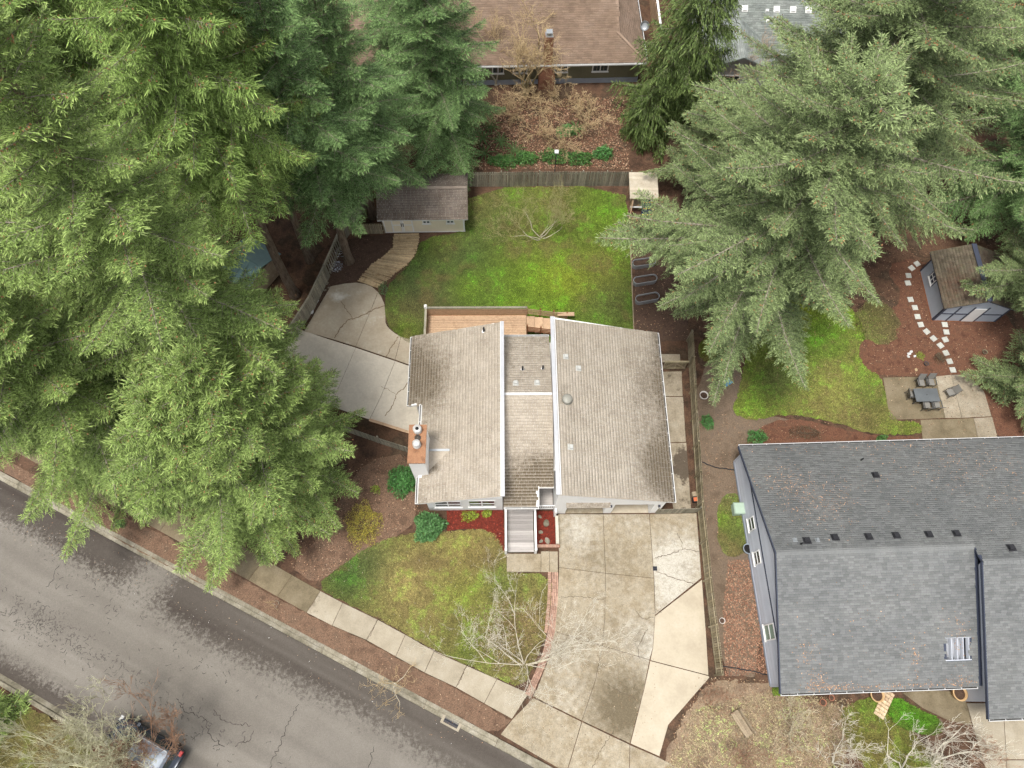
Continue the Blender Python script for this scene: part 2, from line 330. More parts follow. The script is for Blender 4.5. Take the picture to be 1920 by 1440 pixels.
def slab(parent, poly, z0, z1, mat, attrs=None, name="slab", gap=.014, grid=.35):
    a = sum(poly[i][0] * poly[(i + 1) % len(poly)][1] - poly[(i + 1) % len(poly)][0] * poly[i][1] for i in range(len(poly)))
    if a < 0: poly = poly[::-1]
    n = len(poly); q = []
    for i in range(n):                                       # pull each edge in by the joint width
        p0 = Vector(poly[i - 1]); p1 = Vector(poly[i]); p2 = Vector(poly[(i + 1) % n])
        d1 = (p1 - p0).normalized(); d2 = (p2 - p1).normalized(); n1 = Vector((-d1.y, d1.x)); n2 = Vector((-d2.y, d2.x))
        m = (n1 + n2); m = m / max(.3, m.length_squared) * 2; q.append(tuple(p1 + m * gap))
    p = resample(q, .4); V, F = cdt(p, grid); k = len(V); m = len(p)
    P = np.vstack([np.column_stack([V, np.full(k, z1)]), [(a, b, z1) for a, b in p], [(a, b, z0) for a, b in p]])
    F = [f for f in F]
    for i in range(m):
        j = (i + 1) % m; F += [(k + m + i, k + m + j, k + j), (k + m + i, k + j, k + i)]
    me = npmesh(name, P, np.array(F), mat, attr={kk: blob(P[:, 0], P[:, 1], b) for kk, b in attrs.items()} if attrs else None)
    return put(me, name, parent)
def crack(parent, pts, z, w=.03, name="crack", mat=None, rough=.06):
    mb = MB(); path = []
    for i in range(len(pts) - 1):
        a = Vector(pts[i]); b = Vector(pts[i + 1]); n = max(2, int((b - a).length / .12)); pr = Vector((-(b - a).y, (b - a).x)).normalized()
        for k in range(n): path.append(a.lerp(b, k / n) + pr * (rnd.uniform(-rough, rough) if k else 0))
    path.append(Vector(pts[-1]))
    for i in range(len(path) - 1):
        a, b = path[i], path[i + 1]; d = (b - a).normalized(); pr = Vector((-d.y, d.x)) * w * rnd.uniform(.3, .6)
        mb.face([(*(a - pr), z), (*(b - pr), z), (*(b + pr), z), (*(a + pr), z)])
    return stuff(mb.build(name, mat or m_crack, parent))

def shingles(parent, O, U, V, w, l, mat, expo=.19, tab=.30, th=.013, inside=None, stain=None, seed=1, name="shingles"):
    rs = random.Random(seed); O = Vector(O); U = Vector(U).normalized(); V = Vector(V).normalized(); N = U.cross(V).normalized()
    if N.z < 0: N = -N
    P = []; F = []; S = []; E = []; rows = int(l / expo)
    for r in range(rows + 1):
        y0 = r * expo; y1 = min(l, y0 + expo * 1.05)
        if y0 >= l - .03: break
        x = -(r % 2) * tab / 2 - rs.uniform(0, .3) * tab
        while x < w:
            tw = tab * rs.uniform(.85, 1.15); a = max(0, x); b = min(w, x + tw - .005); x += tw
            if b - a < .04: continue
            if inside and not inside((a + b) / 2, (y0 + y1) / 2): continue
            t = th * rs.uniform(.85, 1.15); dy = rs.uniform(-.005, .005); n = len(P)
            for (u, v, h) in ((a, y0 + dy, 0), (b, y0 + dy, 0), (b, y0 + dy, t), (a, y0 + dy, t), (b, y1, .005), (a, y1, .005), (b, y1, 0), (a, y1, 0)):
                P.append(O + U * u + V * v + N * h); S.append(stain(u, v) if stain else 0)
            E += [0, 0, 0, 0, 1, 1, 1, 1]
            F += [(n, n + 1, n + 2, n + 3), (n + 3, n + 2, n + 4, n + 5)]
    me = npmesh(name, np.array([tuple(p) for p in P]), np.array(F), mat, attr={"stain": np.array(S), "edge": np.array(E, float)})
    return stuff(put(me, name, parent))

BOARD = {}
def board_mesh(key, w, d, h, mat):
    if key not in BOARD:
        mb = MB(); e = min(w, h) * .12
        mb.hexa([(-w / 2, -d / 2, 0), (w / 2, -d / 2, 0), (w / 2, d / 2, 0), (-w / 2, d / 2, 0)], [(-w / 2 + e, -d / 2, h), (w / 2 - e, -d / 2, h), (w / 2 - e, d / 2, h), (-w / 2 + e, d / 2, h)])
        BOARD[key] = mb.mesh(key, mat)
    return BOARD[key]
def fence(label, pts, h=1.8, mat=None, bw=.14, gaps=None, side=1, cap=False, name="board_fence", step_var=.0):
    mat = mat or m_fence; r = thing(name, label, "fence", (*pts[0], 0)); o = Vector(pts[0])
    bm = board_mesh(("fb", h, bw, mat.name).__str__(), bw - .008, .02, h, mat); pmsh = board_mesh(("fp", h, mat.name).__str__(), .10, .10, h + .06, mat)
    for i in range(len(pts) - 1):
        a = Vector(pts[i]) - o; b = Vector(pts[i + 1]) - o; d = (b - a); Ln = d.length; d /= Ln; nn = Vector((-d.y, d.x)) * side; rz = math.atan2(d.y, d.x)
        k = int(Ln / bw); gp = gaps[i] if gaps else 0
        for j in range(k):
            if gp and j % 2: continue
            q = a + d * ((j + .5) * bw) + nn * .045; dz = rnd.uniform(-.02, .02) + (math.sin(int(j / 17) * 2.3) * step_var)
            put(bm, "board", r, (q.x, q.y, dz), (0, rnd.uniform(-.012, .012), rz + rnd.uniform(-.02, .02)))
        npst = max(1, round(Ln / 2.4))
        for j in range(npst + 1):
            if j == 0 and i > 0: continue
            q = a + d * (Ln * j / npst) - nn * .03; put(pmsh, "post", r, (q.x, q.y, 0), (0, 0, rz))
        for z in (.35, h - .3):
            p0 = a - nn * .0; p1 = b; mb = MB(); mb.bar((p0.x, p0.y, z), (p1.x, p1.y, z), .04, .09); mb.build("rail", mat, r)
        if cap:
            mb = MB(); p0 = a + nn * .02; p1 = b + nn * .02; mb.bar((p0.x, p0.y, h + .04), (p1.x, p1.y, h + .04), .14, .035); mb.build("cap_rail", mat, r)
    return r

def window(parent, c, ux, n, w, h, frame=None, mull=(1, 0), name="window", fw=.07, glass=None):
    """c centre on the wall face, ux unit vector along the wall (3-D), n outward normal; frame bars, pane as a sub-part"""
    c = Vector(c); ux = Vector(ux); n = Vector(n); uz = n.cross(ux).normalized()
    if uz.z < 0: uz = -uz
    def pt(a, b, d): return c + ux * a + uz * b + n * d
    def block(mb, a0, a1, b0, b1, d0, d1):
        mb.hexa([pt(a0, b0, d0), pt(a1, b0, d0), pt(a1, b1, d0), pt(a0, b1, d0)], [pt(a0, b0, d1), pt(a1, b0, d1), pt(a1, b1, d1), pt(a0, b1, d1)])
    mb = MB(); W2, H2 = w / 2, h / 2
    block(mb, -W2, W2, H2 - fw, H2, 0, .05); block(mb, -W2, W2, -H2, -H2 + fw, 0, .05)
    block(mb, -W2, -W2 + fw, -H2 + fw, H2 - fw, 0, .05); block(mb, W2 - fw, W2, -H2 + fw, H2 - fw, 0, .05)
    for i in range(mull[0]): a = -W2 + w * (i + 1) / (mull[0] + 1); block(mb, a - fw / 2, a + fw / 2, -H2 + fw, H2 - fw, 0, .045)
    for i in range(mull[1]): b = -H2 + h * (i + 1) / (mull[1] + 1); block(mb, -W2 + fw, W2 - fw, b - fw / 2, b + fw / 2, 0, .043)
    f = mb.build(name, frame or m_white, parent)
    nx, ny = mull[0] + 1, mull[1] + 1
    for i in range(nx):
        for j in range(ny):
            g = MB(); a0 = -W2 + fw * .6 + (w - fw * 1.2) * i / nx; a1 = -W2 + fw * .6 + (w - fw * 1.2) * (i + 1) / nx
            b0 = -H2 + fw * .6 + (h - fw * 1.2) * j / ny; b1 = -H2 + fw * .6 + (h - fw * 1.2) * (j + 1) / ny
            block(g, a0 + .004, a1 - .004, b0 + .004, b1 - .004, .006, .018); g.build("pane", glass or m_glass, f)
    s = MB(); block(s, -W2 - .05, W2 + .05, -H2 - .06, -H2 - .002, 0, .1); s.build("sill", frame or m_white, f)
    return f
def gutter(parent, p, q, out, mat=None):
    """white gutter with a dark trough along p-q, out = outward 2-D unit vector"""
    p = Vector(p); q = Vector(q); o = Vector((out[0], out[1], 0)); mb = MB(); d = (q - p).normalized()
    def strip(a, b, z0, z1, mi):
        mb.hexa([p + o * a + Vector((0, 0, z0)), q + o * a + Vector((0, 0, z0)), q + o * b + Vector((0, 0, z0)), p + o * b + Vector((0, 0, z0))],
                [p + o * a + Vector((0, 0, z1)), q + o * a + Vector((0, 0, z1)), q + o * b + Vector((0, 0, z1)), p + o * b + Vector((0, 0, z1))], mi)
    strip(.004, .02, -.12, .0, 0); strip(.02, .095, -.12, -.05, 1); strip(.095, .125, -.12, .012, 0)
    L = (q - p).length; k = int(L / .9)
    g = mb.build("gutter", [mat or m_white, m_gutter], parent)
    h = MB()
    for i in range(k + 1):
        t = p + d * (L * i / max(1, k)); a = t + o * .0 + Vector((0, 0, .014)); b = t + o * .12 + Vector((0, 0, .014)); h.bar(a, b, .03, .012)
    h.build("hanger", mat or m_white, g); return g
def box_vent(parent, c, slope_n, s=.3, mat=None, name="roof_vent", h=.14):
    """low box vent standing on a roof plane"""
    n = Vector(slope_n).normalized(); u = Vector((1, 0, 0)); u = (u - n * u.dot(n)).normalized(); v = n.cross(u); c = Vector(c)
    def ring(k, z): return [c + u * (a * k) + v * (b * k) + n * z for a, b in ((-s / 2, -s / 2), (s / 2, -s / 2), (s / 2, s / 2), (-s / 2, s / 2))]
    mb = MB(); mb.hexa(ring(1.5, -.02), ring(1.5, .03)); mb.hexa(ring(.9, .03), ring(.9, h * .6)); mb.hexa(ring(1.1, h * .6), ring(.95, h)); return mb.build(name, mat or m_galv, parent)

# ------------------------------------------------------------------ vegetation builders
def grass(name, poly, n, base, blobs, L=.11, z=.0, parent=None):
    xs = [p[0] for p in poly]; ys = [p[1] for p in poly]
    x = nrg.uniform(min(xs), max(xs), n); y = nrg.uniform(min(ys), max(ys), n); k = in_poly(x, y, poly); x = x[k]; y = y[k]; n = len(x)
    V = []; Cc = []; bc = blobcol(x, y, base, blobs)
    for i in range(3):
        a = nrg.uniform(0, 6.28, n); l = nrg.uniform(.5, 1.25, n) * L; w = .018; dx = np.cos(a); dy = np.sin(a)
        b = np.column_stack([x + dx * .01, y + dy * .01, np.full(n, z)]); t = np.column_stack([x + dx * l * .8, y + dy * l * .8, z + l * nrg.uniform(.3, .8, n)])
        s = np.column_stack([-dy * w, dx * w, np.zeros(n)]); V.append(np.stack([b - s, b + s, t], 1)); Cc.append(np.repeat((bc * nrg.uniform(.5, 1.65, (n, 1)))[:, None, :], 3, 1))
    V = np.concatenate(V).reshape(-1, 3); Cc = np.concatenate(Cc).reshape(-1, 3)
    o = put(npmesh(name, V, np.arange(len(V)).reshape(-1, 3), m_grass, col=Cc), name, parent); return stuff(o)
def litter(name, poly, n, cols, size=(.05, .1), z=.02, zf=None, parent=None, clump=None, asp=.55):
    xs = [p[0] for p in poly]; ys = [p[1] for p in poly]
    if clump:
        k = nrg.integers(0, len(clump), n); c = np.array(clump)[k]; x = c[:, 0] + nrg.normal(0, 1, n) * c[:, 2]; y = c[:, 1] + nrg.normal(0, 1, n) * c[:, 3]
    else: x = nrg.uniform(min(xs), max(xs), n); y = nrg.uniform(min(ys), max(ys), n)
    k = in_poly(x, y, poly); x = x[k]; y = y[k]; n = len(x)
    zz = (zf(x, y) if zf else np.zeros(n)) + z + nrg.uniform(0, .03, n)
    a = nrg.uniform(0, 6.28, n); l = nrg.uniform(*size, n); d = np.column_stack([np.cos(a) * l, np.sin(a) * l, nrg.uniform(-.3, .3, n) * l]); s = np.column_stack([-np.sin(a) * l * asp, np.cos(a) * l * asp, nrg.uniform(-.3, .3, n) * l * asp])
    c = np.column_stack([x, y, zz]); V = np.stack([c - d * .5, c + s * .5 - d * .05, c + d * .5, c - s * .5 - d * .05], 1).reshape(-1, 3)
    V[:, 2] = np.maximum(V[:, 2], np.repeat(zz, 4) - z * .8)
    cc = np.array(cols)[nrg.integers(0, len(cols), n)] * nrg.uniform(.7, 1.3, (n, 1))
    o = put(npmesh(name, V, np.arange(len(V)).reshape(-1, 4), m_leaf, col=np.repeat(cc, 4, 0)), name, parent); return stuff(o)

def rhombi(P, D, Ln, Wd, S, T):
    """one diamond blade for each twig, rolled at random"""
    up = np.tile([0., 0., 1.], (len(P), 1)); s1 = np.cross(D, up); s1 /= np.linalg.norm(s1, axis=1)[:, None] + 1e-9; s2 = np.cross(D, s1)
    tip = P + D * Ln[:, None]; mid = P + D * (Ln * .4)[:, None]; out = []
    ro = np.random.default_rng(len(P)).uniform(-.9, .9, len(P))[:, None]; s = (s1 * np.cos(ro) + s2 * np.sin(ro)) * Wd[:, None]
    V = np.stack([P, mid + s, tip, mid - s], 1).reshape(-1, 3); at = np.stack([S * .05, S * .35, T, S * .35], 1); return V, at.reshape(-1)
PROTO = {}
def branch_mesh(sp, L, var):
    key = (sp, L, var)
    if key in PROTO: return PROTO[key]
    nd, droop, wid, sag, spc, tw, wdt = SPECIES[sp]; rs = np.random.default_rng(hash((sp, int(L * 10), var)) % 99991 if False else int(L * 10) * 31 + var * 7 + len(sp))
    b1, b2, ph = rs.uniform(-.06, .06), rs.uniform(-.03, .03), rs.uniform(0, 6)
    def ax(t): return np.array([L * t * .98, L * (b1 * t * t + b2 * math.sin(3 * t + ph)), L * (.12 * t - sag * t * t + .10 * t ** 4)])
    Ps, Ds, Ls, Ws, Ss, Ts = [], [], [], [], [], []; stems = []
    tt = np.arange(.06 + .02 * L / 6, 1.0, spc / L)
    for t in tt:
        for sd in (-1, 1):
            if rs.random() < .06: continue
            tj = min(.995, t + rs.uniform(-.4, .4) * spc / L); ang = math.radians(72 - 38 * tj + rs.uniform(-10, 10))
            prof = min(1., (1 - tj) * 1.4 + .04) * min(1., tj * 2.6 + .35); l = (wid * L ** .8 + .12) * prof * rs.uniform(.6, 1.2) + .10
            b = ax(tj); dh = np.array([math.cos(ang), sd * math.sin(ang), rs.uniform(-.12, .18)]); n = max(3, int(l / .05)); s = np.linspace(.08, 1, n)
            c = b + dh * (l * s)[:, None] + np.array([0, 0, -1.]) * (droop * l * s ** 1.6)[:, None]
            stems.append((b, b + dh * l * .55 - np.array([0, 0, droop * l * .35]), .006 + .004 * l))
            for q in (-1, 1):
                a2 = math.radians(50) * q + rs.normal(0, .3, n); ca, sa = np.cos(a2), np.sin(a2)
                d = np.column_stack([dh[0] * ca - dh[1] * sa, dh[0] * sa + dh[1] * ca, -droop * (.5 + rs.random(n)) + rs.normal(0, .22, n) + .12]); d /= np.linalg.norm(d, axis=1)[:, None]
                Ps.append(c); Ds.append(d); Ls.append(rs.uniform(tw[0], tw[1], n) * (1.15 - .45 * s)); Ws.append(np.full(n, wdt) * rs.uniform(.7, 1.2, n)); Ss.append(.35 + .65 * s); Ts.append(rs.uniform(.35, 1., n) * (.45 + .55 * s))
            d = dh + np.array([0, 0, -droop * .6]); d /= np.linalg.norm(d); Ps.append(c[-1:]); Ds.append(d[None]); Ls.append(np.array([tw[1]])); Ws.append(np.array([wdt])); Ss.append(np.ones(1)); Ts.append(np.ones(1))
    n = int(L / .03); t = rs.uniform(.12, 1, n); c = np.array([ax(x) for x in t]); d = rs.normal(0, .5, (n, 3)) + np.array([.9, 0, .35]); d /= np.linalg.norm(d, axis=1)[:, None]
    Ps.append(c); Ds.append(d); Ls.append(rs.uniform(*tw, n)); Ws.append(np.full(n, wdt)); Ss.append(np.ones(n)); Ts.append(np.ones(n) * .9)
    V, T = rhombi(np.concatenate(Ps), np.concatenate(Ds), np.concatenate(Ls), np.concatenate(Ws), np.concatenate(Ss), np.concatenate(Ts))
    F = np.arange(len(V)).reshape(-1, 4); nf = len(F)
    mb = MB(); ts = np.linspace(0, 1, 9); mb.tube([ax(x) for x in ts], [(.006 * L + .008) * (1 - .75 * x) for x in ts], 4, cap=False)
    for p, q, r in stems:
        pq = q - p; sv = np.cross(pq, [0, 0, 1.]); sv = sv / (np.linalg.norm(sv) + 1e-9) * r; mb.face([p - sv, p + sv, q + sv * .4, q - sv * .4])
    nw = len(mb.f)
    for k in range(int(L * 3.5) if sp in "YSG" else 0):        # hanging cones near the tip
        p = ax(rs.uniform(.55, 1.)) + np.array([0, rs.normal(0, .12 + .05 * L * .3), rs.uniform(-.02, .08)]); l_ = rs.uniform(.07, .12); d_ = np.array([rs.uniform(-.4, .6), rs.uniform(-.5, .5), -.6]); d_ /= np.linalg.norm(d_)
        for q in (np.array([.028, .01, 0]), np.array([0, .028, .01])): mb.face([p, p + d_ * l_ * .5 + q, p + d_ * l_, p + d_ * l_ * .5 - q])
    F2 = np.array([f for f in mb.f]) + len(V); V = np.vstack([V, np.array(mb.v)]); T = np.concatenate([T, np.zeros(len(mb.v))])
    me = npmesh("branch", V, np.vstack([F, F2]), [nd, m_branch, m_cone], attr={"tip": T}); me.polygons.foreach_set("material_index", np.r_[np.zeros(nf, np.int32), np.ones(nw, np.int32), np.full(len(F2) - nw, 2, np.int32)])
    PROTO[key] = me; return me
#            needles  droop wid  sag  spacing twig len    width
SPECIES = {"Y": (m_ndY, .70, .34, .18, .135, (.17, .36), .018),
           "G": (m_ndG, .32, .35, .16, .12, (.14, .29), .018),
           "D": (m_ndD, .40, .40, .22, .125, (.14, .29), .019),
           "S": (m_ndS, .20, .30, .12, .105, (.12, .24), .019),
           "W": (m_ndW, 2.1, .40, .30, .16, (.18, .38), .026)}
LENS = (1.2, 2.4, 4.0, 6.0, 8.0)
def conifer(label, base, h, z0, R, sp, seed, n=170, lean=(0, 0), rt=.42, shape=.75, bark=None, group=None, pitch=(-16, 34), name="conifer_tree", az=None, low=1.0, cat="tree"):
    rs = random.Random(seed); r = thing(name, label, cat, (*base, 0), group=group)
    def tr(z): t = z / h; return Vector((lean[0] * t + .12 * math.sin(z * .35 + seed), lean[1] * t + .12 * math.cos(z * .3 + seed), z))
    zs = [0, .25, .7, 1.5] + [h * k / 12 for k in range(1, 13)]; zs = sorted(set(z for z in zs)); mb = MB()
    mb.tube([tr(z) - Vector((0, 0, .2 if z == 0 else 0)) for z in zs], [rt * (1.45 if z == 0 else 1.2 if z < .5 else 1.05 if z < 1 else 1) * max(.04, (1 - z / h) ** .8) for z in zs], 12); mb.build("trunk", bark or m_barkd, r, True)
    lead = branch_mesh(sp, 1.2, 0).copy(); lead.transform(Matrix.Translation(tr(h) - Vector((0, 0, .7))) @ Matrix.Rotation(math.radians(-88), 4, 'Y')); cr = put(lead, "crown", r)
    n = int(n * .64)
    for i in range(n):
        u = ((i + .5) / n); u = u ** 1.08; z = z0 + (h - z0) * u; rad = R * ((1 - u) ** shape) * rs.choice((rs.uniform(.5, .8), rs.uniform(.8, 1.12), rs.uniform(.85, 1.22))) + .45
        if u < .12: rad *= low * rs.uniform(.75, 1.05)
        a = i * 2.39996 + rs.uniform(-.35, .35)
        for (aa, af) in (az or ()): rad *= 1 - af * max(0., math.cos(a - aa)) ** 1.5 * (1 - .5 * u)
        L = min(LENS, key=lambda q: abs(q - rad)); s = rad / L; p = tr(z)
        bo = put(branch_mesh(sp, L, rs.randrange(2)), "branch" if h > 7 else "foliage", cr, p, (rs.uniform(-.25, .25), -math.radians(pitch[0] + (pitch[1] - pitch[0]) * u + rs.uniform(-7, 7)), a), (s, s * rs.uniform(.85, 1.3), s))
        if h < 7: stuff(bo)                    # twigs too small to pick apart
    return r
def bare_tree(label, base, stems, seed, depth=4, kids=(4, 5), mt=None, mb_=None, r0=.09, ratio=.62, bend=.25, up=.15, group=None, name="bare_tree", cat="tree", droop=0., minr=.007, spread=.75):
    rs = random.Random(seed); root = thing(name, label, cat, (*base, 0), group=group); A = MB(); B = MB()
    def seg(p, d, l, r, dep, top):
        k = 5 if top else 3; pts = [p]; q = p.copy(); dd = d.copy()
        for _ in range(k):
            dd = (dd + Vector((rs.gauss(0, bend), rs.gauss(0, bend), rs.gauss(0, bend * .6) + up * (.5 if top else 1) - droop * (depth - dep) / depth))).normalized(); q = q + dd * (l / k); pts.append(q.copy())
        rr = [max(minr * .7, r * (1 - .55 * i / k)) for i in range(k + 1)]; (A if top else B).tube(pts, rr, 6 if top else (4 if dep > 1 else 3), cap=False)
        if dep <= 0: return
        m = rs.randint(*kids)
        for j in range(m):
            t = rs.uniform(.3, 1) if j < m - 1 else 1.; i = min(k - 1, int(t * k)); pp = pts[i].lerp(pts[i + 1], t * k - i) if t < 1 else pts[-1]
            e = (dd + Vector((rs.gauss(0, spread), rs.gauss(0, spread), rs.gauss(.1, spread * .6)))).normalized(); seg(pp, e, l * ratio * rs.uniform(.7, 1.15), max(minr, r * .5 * rs.uniform(.8, 1.1)), dep - 1, False)
    for (dx, dy, dz, l) in stems: seg(Vector((rs.uniform(-.1, .1), rs.uniform(-.1, .1), -.05)), Vector((dx, dy, dz)).normalized(), l, r0 * rs.uniform(.8, 1.1), depth, True)
    A.build("trunk", mt or m_barkp, root, True); c = B.build("crown", mb_ or m_twig, root); return root
def leafmat(nm, a, b, c): return pm(nm, [a, b, c], scale=5, rough=.5, bump=0, fine=.0, island=.45, spec=.35)
m_lfG = leafmat("rhododendron_leaf", (.045, .14, .03), (.08, .22, .055), (.14, .31, .10))
m_lfB = leafmat("bluish_leaf", (.07, .17, .05), (.11, .245, .08), (.16, .31, .12))
m_lfY = leafmat("gold_leaf", (.24, .25, .04), (.50, .40, .07), (.22, .27, .05))
m_lfL = leafmat("lime_leaf", (.22, .30, .03), (.32, .38, .05), (.14, .24, .03))
m_lfI = leafmat("ivy_leaf", (.05, .14, .03), (.09, .21, .05), (.13, .26, .07))
m_lfR = leafmat("heather_leaf", (.10, .08, .05), (.15, .11, .07), (.11, .10, .05))
def shrub(label, base, rx, ry, h, n, mat, seed, leaf=(.08, .16), name="shrub", asp=.4, cat="shrub", group=None, lump=15, z0=0.):
    rs = np.random.default_rng(seed); root = thing(name, label, cat, (*base, z0), group=group)
    cl = rs.normal(0, 1, (lump, 3)); cl[:, 2] = np.abs(cl[:, 2]); cl /= np.linalg.norm(cl, axis=1)[:, None]
    d = rs.normal(0, 1, (n, 3)); d[:, 2] = np.abs(d[:, 2]) * 1.1; d /= np.linalg.norm(d, axis=1)[:, None]
    bumpy = .58 + .48 * np.max(np.clip(d @ cl.T, 0, 1) ** 14 * np.linspace(.7, 1, lump)[None, :], axis=1); rr = bumpy * (1 - .38 * rs.random(n) ** 2)
    P = d * rr[:, None] * np.array([rx, ry, h]); D = d * .6 + rs.normal(0, .6, (n, 3)); D[:, 2] += .1; D /= np.linalg.norm(D, axis=1)[:, None]
    l = rs.uniform(*leaf, n); up = d + rs.normal(0, .35, (n, 3)); s = np.cross(D, up); s /= np.linalg.norm(s, axis=1)[:, None] + 1e-9
    V = np.stack([P, P + D * (l * .5)[:, None] + s * (l * asp * .5)[:, None], P + D * l[:, None], P + D * (l * .5)[:, None] - s * (l * asp * .5)[:, None]], 1).reshape(-1, 3); V[:, 2] = np.maximum(V[:, 2], .01)
    put(npmesh("foliage", V, np.arange(len(V)).reshape(-1, 4), mat), "foliage", root)
    mb = MB()
    for k in range(6):
        a = k * 1.05 + rs.uniform(0, 1); mb.tube([(0, 0, -.02), (rx * .3 * math.cos(a), ry * .3 * math.sin(a), h * .4), (rx * .6 * math.cos(a), ry * .6 * math.sin(a), h * .7)], [.03, .02, .01], 4)
    mb.build("stem", m_barkd, root); return root
def fern(label, base, R, seed, mat, group, n=14, name="sword_fern"):
    rs = random.Random(seed); root = thing(name, label, "fern", (*base, 0), group=group); mb = MB()
    for k in range(n):
        a = 6.283 * k / n + rs.uniform(-.2, .2); l = R * rs.uniform(.75, 1.1); ca, sa = math.cos(a), math.sin(a); prev = None
        for j in range(9):
            t = j / 8; r_ = l * t; z = .1 + l * (.75 * t - .72 * t * t); w = .075 * math.sin(math.pi * (.12 + .86 * t)); c = Vector((ca * r_, sa * r_, z)); s = Vector((-sa, ca, 0)) * w
            if prev and j % 1 == 0: mb.face([prev[0] - prev[1], prev[0] + prev[1], c + s * .35, c - s * .35])
            prev = (c, s)
    mb.build("frond", mat, root); return root

# ================================================================== THE GROUND
RE = Vector((.911, -.412)); RN = Vector((.412, .911))        # along the street, and across it towards the house
def st(s, t): return (RE.x * s + RN.x * t, RE.y * s + RN.y * t)
T_NEAR, T_FAR = -2.98, -12.42
prof = [(-400, 0), (-13.1, 0), (-12.98, -.17), (-2.46, -.17), (-2.42, 0), (400, 0)]
ss = [-400, -120, -60, -30, 0, 30, 60, 120, 400]
Vg = [(*st(s, t), z) for s in ss for t, z in prof]; k = len(prof)
Fg = [(i * k + j, (i + 1) * k + j, (i + 1) * k + j + 1, i * k + j + 1) for i in range(len(ss) - 1) for j in range(k - 1)]
struct(put(npmesh("ground", np.array(Vg), np.array(Fg), m_ground), "ground"))
# street
s_ = np.arange(-75, 60, .4); t_ = np.linspace(T_FAR, T_NEAR, 40); S2, T2 = np.meshgrid(s_, t_, indexing='ij'); X = RE.x * S2 + RN.x * T2; Y = RE.y * S2 + RN.y * T2
d1 = T_NEAR - T2; d2 = T2 - T_FAR
wet = np.clip(1.3 - np.abs(d1 - .2 - .3 * np.sin(S2 * .25)) / 2.5, 0, 1.0) + np.clip(.95 - d2 / 1.9, 0, 1) * np.clip(1 - (S2 + 22) / 12, 0, 1)
wet = wet - blob(X, Y, [(*(-23.21, 6.44), 1.6, .55), (*(-21.95, 6.14), 1.3, .4)])  # lit patch by the kerb, painted as a paler gap in the wet tone
crk = blob(X, Y, [(*(-29.84, 3.83), 1.6, .33), (*(-27.86, 2.76), 1.8, .4), (*(-24.79, 1.13), 1.8, .42), (*(-26.75, 4.87), 1.6, .25), (*(-18.57, 1.11), 1.0, .25), (*(-20.81, -0.59), 2.0, .28), (*(-15.86, -3.08), 1.8, .28), (*(-18.54, -2.28), 1.5, .35), (*(-30.6, 1.92), 2.0, .3)]) - .2
stk = .75 * vnoise(T2 * 1.6 + 40, S2 * .06, 1.0) + .45 * vnoise(T2 * 4, S2 * .2, 1.0) - .32
nS, nT = S2.shape; I = np.arange(nS * nT).reshape(nS, nT); Fr = np.stack([I[:-1, :-1], I[1:, :-1], I[1:, 1:], I[:-1, 1:]], -1).reshape(-1, 4)
Zr = -.13 + .06 * (1 - ((T2 - (T_FAR + T_NEAR) / 2) / 4.72) ** 2)
road = struct(put(npmesh("road", np.column_stack([X.ravel(), Y.ravel(), Zr.ravel()]), Fr, m_asphalt, attr={"wet": wet.ravel(), "crack": crk.ravel(), "streak": stk.ravel()}), "road"))
def rz_(p): t = p[0] * RN.x + p[1] * RN.y; return -.13 + .06 * (1 - ((t - (T_FAR + T_NEAR) / 2) / 4.72) ** 2) + .007
alg = MB(); rs_c = random.Random(4)
for (cx, cy, sx_, sy_, n_) in [(*(-27.86, 2.76), 2.4, .5, 110), (*(-30.5, 3.81), 1.8, .6, 60), (*(-24.43, 0.98), 2.2, .6, 60), (*(-26.79, 5.03), 2.0, .5, 40), (*(-20.69, -1.17), 2.4, .6, 50), (*(-16.49, -3.09), 2.2, .7, 50), (*(-18.71, 1.02), 1.6, .3, 24), (*(-14.02, 1.37), 4, .6, 10)]:
    for _ in range(n_):
        a_ = rs_c.gauss(0, sx_); b_ = rs_c.gauss(0, sy_); p_ = Vector((cx + RE.x * a_ + RN.x * b_, cy + RE.y * a_ + RN.y * b_)); d_ = rs_c.uniform(0, 6.28)
        for _k in range(rs_c.randint(2, 5)):
            d_ += rs_c.gauss(0, .7); q_ = p_ + Vector((math.cos(d_), math.sin(d_))) * rs_c.uniform(.04, .11); w_ = Vector((-math.sin(d_), math.cos(d_))) * rs_c.uniform(.006, .026)
            zt = lambda v: -.13 + .06 * (1 - (((v.x * RN.x + v.y * RN.y) - (T_FAR + T_NEAR) / 2) / 4.72) ** 2) + .006
            t_ = q_.x * RN.x + q_.y * RN.y
            if T_FAR + .1 < t_ < T_NEAR - .1: alg.face([(*(p_ - w_), zt(p_)), (*(q_ - w_), zt(q_)), (*(q_ + w_), zt(q_)), (*(p_ + w_), zt(p_))])
            p_ = q_
stuff(alg.build("surface_cracks", flat("crazed_asphalt", (.085, .075, .065), .95), road))
m_tar = flat("tar_crack", (.05, .042, .036), .9)
for pts in [[(-12.37, -0.99), (-12.96, -2.45), (-13.6, -4.42)], [(-19.79, -0.86), (-19.16, -1.58), (-17.99, -1.84), (-17.32, -2.83), (-16.43, -3.37)], [(-17.44, -1.39), (-16.69, -1.96), (-15.06, -2.21)], [(-15.81, -3.36), (-14.94, -2.92), (-14.85, -2.49)], [(-28.98, 6.81), (-29.21, 5.8), (-29.46, 5.46)], [(-7.66, -3.18), (-7.86, -4.3)]]:
    c_ = crack(road, pts, 0, .035, mat=m_tar, rough=.12)
    for v in c_.data.vertices: v.co.z = rz_(v.co) 
